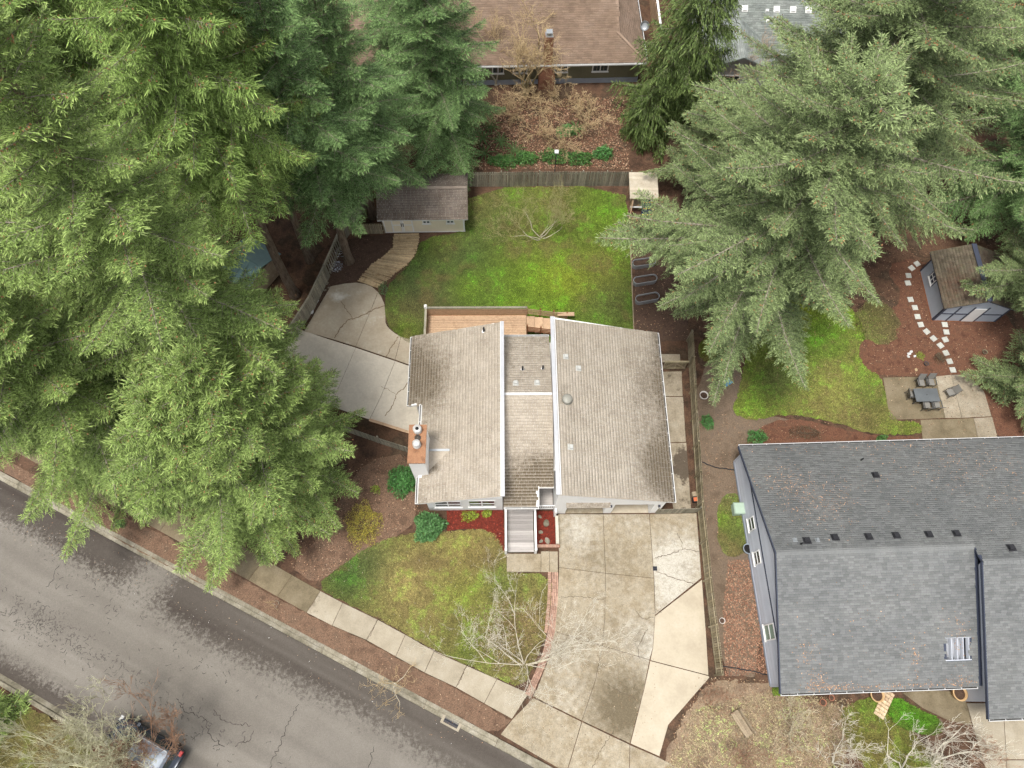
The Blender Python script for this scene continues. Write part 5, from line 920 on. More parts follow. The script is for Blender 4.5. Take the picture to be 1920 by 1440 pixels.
# ---- cream shed in the back yard
SH = thing("cream_shed", "cream garden shed with white double doors and brown shingle roof", "shed", (-10.3, 33.15, 0), math.radians(2.6))
b = MB(); b.box(0, 6.25, 0, 3.5, 0, 2.3); b.hexa([(0, 0, 2.29), (0, 3.5, 2.29), (0, 1.75, 3.05)], [(.05, 0, 2.29), (.05, 3.5, 2.29), (.05, 1.75, 3.05)]); b.hexa([(6.2, 0, 2.29), (6.2, 3.5, 2.29), (6.2, 1.75, 3.05)], [(6.25, 0, 2.29), (6.25, 3.5, 2.29), (6.25, 1.75, 3.05)]); b.build("wall", m_cream, SH)
gv2 = board_mesh("shedgroove", .03, .012, 2.2, m_cream)
for i in range(16): put(gv2, "batten", SH, (2.6 + i * .235, -.006, .05))
b = MB(); b.box(-.05, .08, -.03, .0, 0, 2.25); b.box(6.17, 6.3, -.03, .0, 0, 2.25); b.box(0, 6.25, -.024, 0, 0, .1); b.build("trim", m_white, SH)
for x0 in (.62, 1.47):
    d = MB(); d.box(x0, x0 + .82, -.05, -.001, .1, 1.98); d = d.build("door", m_cream, SH); t = MB(); t.box(x0, x0 + .82, -.075, -.051, .1, .2); t.box(x0, x0 + .82, -.075, -.051, 1.86, 1.98); t.box(x0, x0 + .1, -.075, -.051, .2, 1.86); t.box(x0 + .72, x0 + .82, -.075, -.051, .2, 1.86); t.box(x0 + .1, x0 + .72, -.075, -.051, 1.0, 1.1); t.build("door_trim", m_white, d); t = MB(); xx = x0 + (.76 if x0 < 1 else .06); t.box(xx - .025, xx + .025, -.12, -.076, .9, 1.3); t.build("handle", m_black, d)
window(SH, (3.35, -.0, 1.5), (1, 0, 0), (0, -1, 0), .62, .72, mull=(1, 1), fw=.08); window(SH, (5.2, -.0, 1.5), (1, 0, 0), (0, -1, 0), .62, .72, mull=(1, 1), fw=.08)
b = MB(); b.slab([(-.3, -.45, 2.2), (6.6, -.45, 2.2), (6.6, 1.75, 3.2), (-.3, 1.75, 3.2)], .1); b.slab([(-.3, 1.75, 3.2), (6.6, 1.75, 3.2), (6.6, 3.95, 2.2), (-.3, 3.95, 2.2)], .1); rs_ = b.build("roof", m_white, SH)
ks_ = math.hypot(2.2, 1.0); shingles(rs_, (-.32, -.47, 2.2), (1, 0, 0), (0, 2.2, 1.0), 6.94, ks_ + .01, m_roofS, expo=.19, tab=.3, seed=41); shingles(rs_, (6.62, 3.97, 2.2), (-1, 0, 0), (0, -2.2, 1.0), 6.94, ks_ + .01, m_roofS, expo=.19, tab=.3, seed=42); b = MB(); b.bar((-.3, 1.75, 3.225), (6.6, 1.75, 3.225), .25, .03); b.build("ridge_cap", m_roofS, rs_)
# ---- blue shed at the right
BS = thing("blue_shed", "blue-grey garden shed with dark trim and mossy shingle roof under the firs", "shed", (31.58, 26.4, 0))
b = MB(); b.box(0, 4.7, 0, 4.4, .05, 2.15); b.hexa([(0, 0, 2.14), (4.7, 0, 2.14), (2.35, 0, 3.15)], [(0, .05, 2.14), (4.7, .05, 2.14), (2.35, .05, 3.15)]); b.build("wall", m_shedblue, BS); b = MB(); b.box(-.05, 4.75, -.05, 4.45, 0, .05); b.build("base", m_cedar2, BS)
for x in (.0, .95, 2.0, 3.05, 4.6): t = MB(); t.box(x, x + .12, -.03, -.001, .05, 2.1); t.build("trim", m_navytrim, BS)
t = MB(); t.box(.12, 4.6, -.03, -.001, 1.05, 1.15); t.build("trim", m_navytrim, BS); t = MB(); t.box(-.03, -.001, -.0, .12, .05, 2.1); t.box(-.03, -.001, 4.28, 4.4, .05, 2.1); t.box(-.028, -.001, .12, 4.28, 2.0, 2.12); t.build("trim", m_navytrim, BS)
wn = window(BS, (-.0, 2.9, 1.35), (0, 1, 0), (-1, 0, 0), .8, .85, mull=(1, 1)); t = MB(); t.box(-.02, -.001, 2.42, 3.38, .85, 1.85); t.build("window_surround", m_navytrim, BS)
d = MB(); d.box(2.15, 3.02, -.04, -.002, .06, 1.9); d.build("door", m_white, BS)
b = MB(); b.slab([(-.25, -.15, 2.05), (2.35, -.15, 3.2), (2.35, 4.75, 3.2), (-.25, 4.75, 2.05)], .1); b.slab([(2.35, -.15, 3.2), (4.95, -.15, 2.05), (4.95, 4.75, 2.05), (2.35, 4.75, 3.2)], .1); rs2 = b.build("roof", m_navytrim, BS)
kq = math.hypot(2.6, 1.15); stm = lambda u, v: .5 * math.exp(-((u - 3) ** 2 + (v - 1.2) ** 2) / 2) + .1
shingles(rs2, (-.27, 4.77, 2.05), (0, -1, 0), (2.6, 0, 1.15), 4.94, kq, m_roofM, expo=.2, tab=.32, stain=stm, seed=51); shingles(rs2, (4.97, -.17, 2.05), (0, 1, 0), (-2.6, 0, 1.15), 4.94, kq, m_roofM, expo=.2, tab=.32, stain=stm, seed=52); b = MB(); b.bar((2.35, -.15, 3.24), (2.35, 4.75, 3.24), .36, .03); b.build("ridge_cap", m_navytrim, rs2)
# ---- corner of a teal-roofed shed glimpsed through the firs at the left
m_teal = flat("teal_metal_roof", (.10, .17, .17), .5)
TS = thing("teal_roof_shed", "small shed with teal metal roof half hidden by the left firs", "shed", (*(-19.78, 28.75), 0), math.radians(-30))
b = MB(); b.box(-1.3, 1.3, -1.6, 1.6, 0, 2.0); b.build("wall", m_bench, TS); b = MB(); b.slab([(-1.55, -1.9, 2.0), (1.55, -1.9, 2.0), (1.55, 0, 2.7), (-1.55, 0, 2.7)], .06); b.slab([(-1.55, 0, 2.7), (1.55, 0, 2.7), (1.55, 1.9, 2.0), (-1.55, 1.9, 2.0)], .06); rt_ = b.build("roof", m_teal, TS)
sm = board_mesh("seam", .03, 2.0, .04, m_teal)
for i in range(7): put(sm, "seam", rt_, (-1.4 + i * .47, -.95, 2.33), (math.atan2(.7, 1.9), 0, 0))

# ================================================================== FENCES AND GARDEN THINGS
fence("weathered board fence along the rear of the back lawn", [(-4.68, 37.89), (-1.27, 37.99), (1.79, 38.14), (5.3, 38.25), (9.16, 38.36)], 1.75, m_fgrey, side=-1)
fence("long board fence on the right between driveway and grey neighbour house", [(12.91, 24.13), (12.73, 17.8), (12.61, 11.6), (12.7, 6.79), (12.91, 1.18)], 1.75, m_fence, side=1, step_var=.04)
fence("diagonal fence at the left with an open slatted panel", [(-16.21, 23.34), (-15.02, 26.21), (-14.27, 28.91), (-13.47, 32.26), (-11.98, 35.75)], 1.7, m_fgrey, gaps=[0, 0, 1, 0], side=-1, cap=True)
fence("short fence joining the cream shed to the diagonal fence", [(-13.55, 32.96), (-10.35, 33.11)], 1.3, m_fence, side=-1)
fence("dark fence running from the chimney under the left firs", [(-6.51, 14.87), (-9.09, 15.65), (-11.49, 16.46), (-13.84, 17.31)], 1.25, m_fgrey, side=1)
fence("low gate and panel closing the side path beside the driveway", [(9.82, 11.17), (12.59, 11.31)], 1.25, m_fgrey, side=-1, name="side_gate")
g2 = thing("braced_gate", "short gate with diagonal braces across the side path", "gate", (*(10.87, 21.81), 0), math.radians(1.8))
bgm = board_mesh("gateboard", .13, .02, 1.2, m_fence)
for i in range(12): put(bgm, "board", g2, (.08 + i * .138, 0, .05))
q = MB(); q.box(0, 1.68, -.045, -.012, .15, .25); q.box(0, 1.68, -.045, -.012, 1.05, 1.15); q.build("rail", m_fence, g2)
for a, c in (((.05, -.03, .25), (.8, -.03, 1.05)), ((.8, -.031, 1.05), (1.62, -.031, .25))): q = MB(); q.bar(a, c, .03, .09); q.build("brace", m_bench, g2)
q = MB(); q.box(-.02, 1.72, -.06, .06, 1.25, 1.3); q.build("cap_rail", m_fence, g2)
# timber sill along the patio
ts = thing("timber_edging", "reddish timber beam edging the pale patio by the chimney", "edging", (*(-9.92, 17.21), 0)); pe = Vector((-7, 16.33)) - Vector((-9.92, 17.21))
q = MB(); q.bar((0, 0, .16), (pe.x, pe.y, .16), .12, .3); q.build("beam", m_cedar2, ts); q = MB(); q.bar((0, 0, .34), (pe.x, pe.y, .34), .2, .05); q.build("cap_board", m_cedar, ts)
# garden edging board of the lawn's right side
q = MB(); ea, eb = (9.1, 34.96), (8.98, 24.03); q.bar((ea[0], ea[1], .05), (eb[0], eb[1], .05), .06, .12); tag(q.build("edging_board", m_bench), "straight timber edging board along the right of the back lawn", "edging")
# split-log path: log by log
lp = root_struct("log_path"); Lp = [Vector(p) for p in [(-9.63, 33.03), (-9.61, 32.37), (-9.6, 31.77), (-9.85, 31.37), (-10.16, 31.01), (-10.61, 30.56), (-11.11, 30.11), (-11.57, 29.41), (-12.02, 28.64)]]; Rp = [Vector(p) for p in [(-7.64, 33.09), (-7.64, 32.53), (-7.65, 32.03), (-7.77, 31.38), (-8.01, 30.73), (-8.38, 30.23), (-8.84, 29.78), (-9.7, 28.8), (-10.49, 28.01)]]
lgm = []
for k_ in range(3):
    mb = MB(); rs = random.Random(k_); mb.tube([(-.5, 0, 0), (-.2, rs.uniform(-.02, .02), 0), (.2, rs.uniform(-.02, .02), 0), (.5, 0, 0)], [.06, .065, .06, .058], 7); lgm.append(mb.mesh("log", m_log))
nl = 74
for i in range(nl):
    t = (i + .5) / nl * (len(Lp) - 1); j = min(int(t), len(Lp) - 2); f_ = t - j; a = Lp[j].lerp(Lp[j + 1], f_); c = Rp[j].lerp(Rp[j + 1], f_); m_ = (a + c) / 2; d = c - a; e_ = rnd.uniform(.94, 1.06)
    put(lgm[i % 3], "log", lp, (m_.x, m_.y, .03 + rnd.uniform(0, .02)), (rnd.uniform(0, 6), 0, math.atan2(d.y, d.x) + rnd.uniform(-.05, .05)), (d.length * e_, rnd.uniform(.8, 1.25), .8))
# white pebbles and stones near the diagonal fence
def rock(c, s, label, group, mat, seed, z=.0, name="garden_rock"):
    rs = random.Random(seed); mb = MB(); mb.lathe((0, 0, 0), [(s * .7, 0), (s, s * .35), (s * .75, s * .7), (s * .3, s * .85)], 8, sx=1.2, sy=.85); mb.v = [tuple(q_ * rs.uniform(.82, 1.18) for q_ in v) for v in mb.v]
    o = mb.build(name, mat, None, loc=(c[0], c[1], z)); o.rotation_euler = (0, 0, rs.uniform(0, 6)); return tag(o, label, "rock", group)
m_wrock = pm("white_rock", [(.5, .5, .48), (.68, .67, .64)], scale=4, fine=.2); m_trock = pm("tan_rock", [(.42, .3, .16), (.55, .42, .26)], scale=4, fine=.2)
RK = [(-14.82, 28.41), (-14.62, 28.14), (-14.91, 27.84), (-14.41, 27.72), (-14.77, 27.38), (-14.97, 26.72), (-14.84, 27), (-15.21, 25.79), (-14.32, 28.33), (-14.72, 28.56), (-15.04, 26.4), (-14.15, 27.96)]
RN_ = ["tan stone at the head of the stone row by the diagonal fence", "white stone just below the tan stone by the diagonal fence", "grey white stone on the fence side of the patio corner", "dark stone nearest the patio corner", "small white stone midway down the row by the fence", "broad flat white stone beside the patio edge", "pale stone above the broad flat white stone", "large white stone at the lower end near the fir branches", "dark grey stone beside the patio's upper corner", "small brown stone at the very top of the stone row", "thin white stone under the broad flat stone", "dark pebble hard against the patio corner"]
for i, c in enumerate(RK): rock(c, [.13, .12, .11, .1, .09, .19, .1, .22, .12, .08, .1, .09][i], RN_[i], "stones between the diagonal fence and patio", m_trock if i in (0, 9) else m_kerb if i in (3, 8, 11) else m_wrock, 60 + i, .02)
for nm, (u, v), n_ in (("upper", (-13.55, 31.21), 150), ("lower", (-13.85, 29.88), 220)):
    ring = [(u + .55 * math.cos(a * .5), v + .55 * math.sin(a * .5)) for a in range(13)]; o = litter("pebbles", ring, n_, [(.45, .48, .55), (.6, .62, .66), (.3, .32, .36)], (.05, .09), z=.04, asp=.8)
# ---- play hut
PH = thing("play_hut", "wooden play hut with plank roof and navy climbing panel at the lawn's corner", "play hut", (*(9.1, 34.91), 0), math.radians(1))
hx, hy = 1.75, 2.75
for x, y in ((.05, .95), (hx, .95), (.05, hy), (hx, hy)): q = MB(); q.box(x - .05, x + .05, y - .05, y + .05, 0, 1.75 if y < 1 else 2.05); q.build("post", m_cedar, PH)

for bx in (.0, hx + .02): q = MB(); q.bar((bx + .12, .92, 1.72), (bx - .02, .0, .0), .09, .09); q.build("brace", m_cedar, PH)
q = MB(); q = MB(); q.box(-.05, hx + .1, -.04, .05, .12, .22); q.build("sill", m_cedar, PH); q = MB(); q.box(.1, hx - .05, 1.0, hy, .5, .56); q.build("floor", m_bench, PH); q = MB(); q.box(.05, .95, .8, .9, .55, .62); q.build("ledge", m_white, PH)
pbm = board_mesh("hutboard", .14, .02, 1.3, m_bench)
for i in range(12): put(pbm, "plank", PH, (.12 + i * .14, hy - .05, .5))
for i in range(12): put(pbm, "plank", PH, (hx + .0, 1.05 + i * .142, .5), (0, 0, math.pi / 2))
q = MB(); q.bar((1.30, .06, .2), (1.30, .86, 1.62), .85, .03); cw = q.build("climbing_panel", flat("navy_panel", (.012, .022, .05), .6), PH)
for i in range(12):
    q = MB(); q.lathe((0, 0, 0), [(.045, 0), (.05, .03), (.02, .06)], 8); o = q.build("climbing_hold", [flat("hold%d" % (i % 3), [(.7, .55, .02), (.7, .12, .03), (.75, .4, .05)][i % 3], .5)], cw); o.location = (.98 + (i % 4) * .2 + (i // 4 % 2) * .05, .06 + (i // 4 + .4) * .26, .38 + (i // 4 + .3) * .45); o.rotation_euler = (math.radians(60), 0, 0)
rfh = root = MB(); rfh.slab([(-.2, .72, 1.8), (hx + .3, .72, 1.8), (hx + .3, hy + .25, 2.15), (-.2, hy + .25, 2.15)], .06); rfh = rfh.build("roof", m_bench, PH)
rpm = board_mesh("roofplank", 2.24, .2, .015, pm("roof_plank", [(.42, .36, .27), (.52, .46, .36)], scale=2, fine=.2, objr=.12))
for i in range(12): put(rpm, "roof_plank", rfh, (.925, .82 + i * .19, 1.806 + (.1 + i * .19) * .1535), (.152, 0, 0))
# ---- galvanised trough beds
def trough(label, c, rz, l=1.85, w=.62):
    r = thing("trough_planter", label, "planter", (*c, 0), rz, "galvanised trough planters"); mb = MB(); n = 28; rings = [(1.0, 0), (1.0, .1), (1.015, .12), (1.0, .14), (1.0, .26), (1.015, .28), (1.0, .3), (1.0, .42), (1.05, .44), (1.05, .48), (.93, .48), (.93, .3)]
    def oval(k_, z):
        out = []
        for i in range(n):
            a = 6.2832 * i / n; x = math.cos(a) * w / 2 * k_; y = math.sin(a) * w / 2 * k_; out.append((x + (l - w) / 2 * (1 if math.cos(a) > 0 else -1), y, z))
        return out
    b0 = 0
    for k_, z in rings: mb.v += oval(k_, z)
    for i in range(len(rings) - 1):
        for j in range(n): mb.f.append((i * n + j, i * n + (j + 1) % n, (i + 1) * n + (j + 1) % n, (i + 1) * n + j)); mb.m.append(0)
    mb.build("tub", m_galv, r); s = MB(); s.v = oval(.93, .31); s.f = [tuple(range(n))]; s.m = [0]; s.build("soil", m_darkmulch, r); return r
trough("oval galvanised trough nearest the play hut", (10, 33.24), .26); trough("galvanised trough mostly hidden under the fir branch", (10, 30.71), .2); trough("galvanised trough with moss along its right foot", (10, 29.16), .22); trough("galvanised trough nearest the house", (10.08, 27.56), .24)
# ---- patio table and chairs
npat = root_struct("neighbour_patio")
for P, m_ in (([(26.98, 21.56), (30.82, 21.75), (30.85, 18.51), (29.04, 18.38), (26.86, 18.28)], m_mosscon), ([(30.82, 21.75), (32.03, 21.91), (32.03, 18.54), (30.85, 18.51)], m_sidecon), ([(32.03, 21.91), (33.29, 21.98), (34.13, 20.61), (34.2, 18.72), (32.03, 18.54)], m_sidecon), ([(29.03, 18.34), (30.83, 18.43), (32.87, 18.56), (32.8, 16.53), (28.84, 16.31)], m_mosscon), ([(32.87, 18.56), (34.23, 18.68), (34.22, 16.68), (32.8, 16.53)], m_sidecon)): slab(npat, P, -.05, .03, m_, gap=.012)
m_tab = flat("grey_table_metal", (.13, .14, .145), .45, metal=.3); m_sling = flat("taupe_sling", (.20, .19, .17), .8); m_frame = flat("dark_frame", (.07, .068, .065), .5)
tb = thing("patio_table", "dark grey rectangular patio table on the concrete patio", "table", (*(29.44, 19.95), .03), math.radians(2)); q = MB()
q.hexa([(-.85, -.5, .68), (.85, -.5, .68), (.85, .5, .68), (-.85, .5, .68)], [(-.85, -.5, .715), (.85, -.5, .715), (.85, .5, .715), (-.85, .5, .715)]); q.build("table_top", m_tab, tb)
q = MB(); q.hexa([(-.78, -.43, .716), (.78, -.43, .716), (.78, .43, .716), (-.78, .43, .716)], [(-.45, -.02, .745), (.45, -.02, .745), (.45, .02, .745), (-.45, .02, .745)]); q.build("inset_panels", m_tab, tb); q = MB(); q.lathe((0, 0, .744), [(.035, 0), (.035, .01)], 12); q.build("parasol_hole", m_black, tb)
for x, y in ((-.75, -.4), (.75, -.4), (-.75, .4), (.75, .4)): q = MB(); q.box(x - .03, x + .03, y - .03, y + .03, 0, .68); q.build("leg", m_frame, tb)
def chair(label, c, rz, z=.03):
    r = thing("patio_chair", label, "chair", (*c, z), rz, "chairs around the patio table"); q = MB(); q.slab([(-.24, -.25, .40), (.24, -.25, .40), (.24, .24, .43), (-.24, .24, .43)], .02); q.build("seat", m_sling, r)
    q = MB(); q.hexa([(-.24, -.27, .42), (.24, -.27, .42), (.24, -.25, .42), (-.24, -.25, .42)], [(-.22, -.45, .98), (.22, -.45, .98), (.22, -.43, .99), (-.22, -.43, .99)]); q.build("backrest", m_sling, r)
    for x in (-.27, .27):
        for y in (-.28, .24): q = MB(); q.bar((x, y, 0), (x, y, .62), .03, .03); q.build("leg", m_frame, r)
        q = MB(); q.bar((x, -.33, .62), (x, .28, .62), .05, .03); q.build("armrest", m_frame, r); q = MB(); q.bar((x, -.27, .42), (x * .9, -.46, 1.0), .03, .03); q.build("back_post", m_frame, r)
    return r
chair("left one of two taupe chairs behind the patio table", (29.43, 21.03), math.pi); chair("right one of two taupe chairs behind the patio table", (30.14, 21.09), math.pi); chair("taupe chair at the lawn end of the patio table", (28.59, 20.09), -math.pi / 2); chair("taupe chair pulled out at an angle from the table's right end", (31.4, 20.33), math.pi / 2 + .35); chair("left chair tucked under the near side of the patio table", (29.46, 19.29), 0); chair("right chair tucked under the near side of the patio table", (30.16, 19.35), .05)
# ---- stepping stones
stp = root_struct("stepping_stones"); smh = board_mesh("stone", .42, .42, .05, m_paver)
for i, (x, y) in enumerate([(30.51, 27.47), (30.55, 26.69), (30.65, 26.01), (30.97, 25.43), (31.37, 24.86), (31.76, 24.29), (32.03, 23.68), (32.15, 22.99), (32.23, 22.3), (32.47, 26.06), (32.45, 25.43), (32.23, 24.79), (30.59, 30.32), (30.98, 31.01), (31.48, 31.42), (30.41, 29.64), (30.32, 28.17)]): put(smh, "stepping_stone", stp, (x, y, .0), (0, 0, [.05, .05, .15, .6, .6, .55, .3, .2, .1, 0, 0, .3, 0, .6, .5, .1, .1][i]))
# ---- pots, buckets, bins and other small things
def pot(label, c, r, h, mat, z=0., name="plant_pot", soil=None, cat="pot", group=None):
    o = thing(name, label, cat, (*c, z), 0, group); q = MB(); q.lathe((0, 0, 0), [(r * .72, 0), (r * .95, h * .85), (r * 1.05, h * .88), (r * 1.05, h), (r * .9, h), (r * .85, h * .7)], 20); q.build("body", mat, o, True); q = MB(); q.lathe((0, 0, h * .7), [(r * .86, 0), (r * .5, .01)], 16); q.build("soil", soil or m_darkmulch, o); return o
m_terra = flat("terracotta", (.36, .15, .09), .8); m_tanpot = flat("tan_pot", (.55, .36, .18), .7); m_greypot = flat("grey_plastic", (.28, .32, .36), .5); m_wpot = flat("white_plastic", (.62, .58, .54), .5); m_crmpot = flat("cream_pot", (.62, .50, .38), .7)
pot("large grey bucket beside the neighbour's blue-grey wall", (15.65, 8.87), .33, .5, m_greypot, name="bucket", cat="bucket", soil=m_darkin); pot("small white ring pot on the dirt by the long fence", (13.61, 4.38), .18, .16, m_wpot)
pot("round tan pot under the eave left of the brick stack", (22.52, 0.29), .4, .45, m_tanpot); pot("round tan pot beside the neighbour's garage wall", (27.53, 0.49), .42, .5, m_tanpot); pot("terracotta pot among leaves below the eave", (19.26, -0.2), .2, .2, m_terra); pot("small terracotta pot closest to the eave", (19.82, 0.08), .17, .2, m_terra); pot("pale pot half hidden under the fir branch by the fence", (13.72, 19.7), .3, .35, m_wpot); pot("cream pot with a small evergreen by the patio", (34.96, 20.72), .38, .4, m_crmpot); pot("dark little pot in the bark garden", (30.33, 22.72), .17, .15, m_iron); pot("brown pot ringed with bark beside the stepping stones", (34.9, 23.8), .18, .15, m_olive)
pot("small tub at the neighbour's front corner", (16.76, 1.06), .2, .3, flat("beige_tub", (.4, .36, .28)), soil=m_bench)
ub = thing("utility_box", "pale green utility box on the dirt strip", "utility box", (*(15.36, 11.49), 0), math.radians(3)); q = MB(); q.hexa([(-.42, -.36, 0), (.42, -.36, 0), (.42, .36, 0), (-.42, .36, 0)], [(-.42, -.36, .62), (.42, -.36, .62), (.42, .36, .62), (-.42, .36, .62)]); m_ub = flat("pale_green_box", (.36, .46, .36), .6); q.build("body", m_ub, ub); q = MB(); q.hexa([(-.45, -.4, .62), (.45, -.4, .62), (.45, .4, .62), (-.45, .4, .62)], [(-.4, -.34, .72), (.4, -.34, .72), (.4, .34, .72), (-.4, .34, .72)]); q.build("lid", m_ub, ub); q = MB(); q.box(-.08, .08, -.43, -.4, .5, .58); q.build("latch", m_iron, ub)
bch = thing("wooden_bench", "weathered slatted wooden bench lying among leaves near the street", "bench", (*(14.11, -1.48), 0), math.radians(-58))
for i in range(4): q = MB(); q.box(-.75, .75, -.2 + i * .12, -.1 + i * .12, .38, .42); q.build("seat_slat", m_bench, bch)
for i in range(3): q = MB(); q.box(-.75, .75, .30, .33, .5 + i * .14, .6 + i * .14); q.build("back_slat", m_bench, bch)
for x in (-.68, .68): q = MB(); q.box(x - .04, x + .04, -.2, -.12, 0, .38); q.box(x - .04, x + .04, .28, .36, 0, .92); q.box(x - .04, x + .04, -.2, .36, .33, .379); q.build("leg", m_bench, bch)
bst = thing("brick_stack", "slanting strip of loose tan bricks by the neighbour's entry", "bricks", (*(23.02, -0.15), 0), math.radians(56)); tbm = board_mesh("tanbrick", .2, .2, .09, pm("tan_brick", [(.5, .35, .21), (.62, .47, .31), (.42, .28, .17)], scale=4, fine=.2, objr=.25))
for i in range(8):
    for j in range(3): put(tbm, "brick", bst, (-.8 + i * .215, -.22 + j * .215, rnd.uniform(0, .02)), (0, 0, rnd.uniform(-.06, .06)))
np2 = root_struct("neighbour_path"); slab(np2, [(24.21, 0.47), (25.87, 0.63), (27.82, 0.61), (28.06, -0.04), (28.1, -1.26), (26.8, -1.06), (25.33, -0.39)], -.05, .03, m_mosscon)
nd = root_struct("neighbour_driveway")
for P in ([(28.06, -0.04), (30.28, 0.01), (29.7, -3.05), (28.3, -3.08), (28.16, -1.55)], [(30.28, 0.01), (33.87, 0.09), (32.99, -2.97), (29.7, -3.05)], [(28.3, -3.1), (29.69, -3.07), (29.21, -5.67), (28.53, -5.69)], [(29.69, -3.07), (32.99, -3), (32.24, -5.61), (29.21, -5.67)]): slab(nd, P, -.05, .035, m_walk, gap=.015)
q = MB(); q.box(-1.0, 5.0, -.12, .12, 0, .35); 
hg = thing("low_hedge", "strip of bright moss green hedge along the neighbour's front eave", "hedge", (*(16.38, 0.33), 0), NT); rs = np.random.default_rng(5); n = 5000; V = np.column_stack([rs.uniform(-.1, 5.4, n), rs.uniform(-.2, .22, n), rs.uniform(.05, .4, n)]); a = rs.uniform(0, 6.28, n); D = np.column_stack([np.cos(a), np.sin(a), rs.uniform(-.2, .8, n)]) * .07; S_ = np.column_stack([-np.sin(a), np.cos(a), rs.uniform(-.3, .3, n)]) * .025; put(npmesh("foliage", np.stack([V, V + D * .5 + S_, V + D, V + D * .5 - S_], 1).reshape(-1, 3), np.arange(n * 4).reshape(-1, 4), leafmat("moss_leaf", (.10, .16, .012), (.15, .22, .02), (.19, .26, .03))), "foliage", hg)
def hose(label, pts, r=.03):
    mb = MB(); P = []
    for i in range(len(pts) - 1):
        for k_ in range(6): q_ = Vector(pts[i]).lerp(Vector(pts[i + 1]), k_ / 6); P.append((q_.x + rnd.uniform(-.03, .03), q_.y + rnd.uniform(-.03, .03), .035))
    mb.tube(P, [r] * len(P), 6); return tag(mb.build("hose", m_black, None, True), label, "hose")
hose("black hose from the fence to the neighbour's rear corner", [(13.24, 14.79), (14.27, 14.4), (15.18, 14.34), (16.03, 14.06)], .04); hose("black hose from the fence end to the neighbour's front corner", [(13.33, 1.74), (14.23, 1.61), (15.21, 1.48), (16.23, 1.26)], .04)
gm = thing("garden_tool_box", "small orange and black power tool in the side passage", "tool", (*(12.48, 12.22), .03), .15); q = MB(); q.box(-.16, .16, -.3, .05, .0, .3); q.build("body", m_black, gm); q = MB(); q.box(-.13, .13, -.26, .0, .3, .36); q.build("cover", flat("orange_plastic", (.5, .13, .05), .5), gm); q = MB(); q.box(-.14, .14, .08, .4, .0, .34); q.build("bag", m_bench, gm)
wb = thing("blue_wheelbarrow", "small blue garden cart under the fir branch on the right lawn edge", "cart", (*(15.43, 20.7), 0), .6); q = MB(); q.hexa([(-.2, -.15, .25), (.2, -.15, .25), (.2, .15, .25), (-.2, .15, .25)], [(-.32, -.26, .5), (.3, -.26, .5), (.3, .26, .5), (-.32, .26, .5)]); q.build("tray", flat("blue_plastic", (.06, .2, .36), .5), wb); q = MB(); q.lathe((0, 0, 0), [(.12, -.03), (.14, 0), (.12, .03)], 14); o = q.build("wheel", m_black, wb); o.location = (.35, 0, .14); o.rotation_euler = (math.pi / 2, 0, 0)
for y in (-.2, .2): q = MB(); q.bar((.3, y * .4, .16), (-.7, y, .5), .03, .03); q.build("handle", m_galv, wb)
wl = MB(); wl.lathe((0, 0, 0), [(.05, 0), (.09, .05), (.09, .1), (.04, .15)], 12); tag(wl.build("ball", m_white, None, True, loc=(*(-20.89, 7.34), .03)), "small white ball on the planting strip by the kerb", "ball")
lpst = thing("lamp_post", "thin dark garden lamp post with pale square head behind the back fence", "lamp post", (*(3.11, 39.61), 0)); q = MB(); q.tube([(0, 0, 0), (0, 0, 2.3)], [.035, .03], 8); q.build("post", m_iron, lpst); q = MB(); q.box(-.16, .16, -.16, .16, 2.3, 2.42); q.build("lamp_head", m_whitemetal, lpst)
# strip of fencing between the two houses behind
cf = fence("tall new cedar fence between the brown and grey roof houses", [(12.43, 53.65), (12.15, 57.37), (12.13, 62.36)], 1.9, m_cedar, side=1); q = MB(); fa, fb = Vector((12.43, 53.65)) - Vector((12.43, 53.65)), Vector((12.13, 62.36)) - Vector((12.43, 53.65)); q.bar((fa.x, fa.y, 2.0), (fb.x, fb.y, 2.0), .18, .05); q.build("cap_rail", m_white, cf)
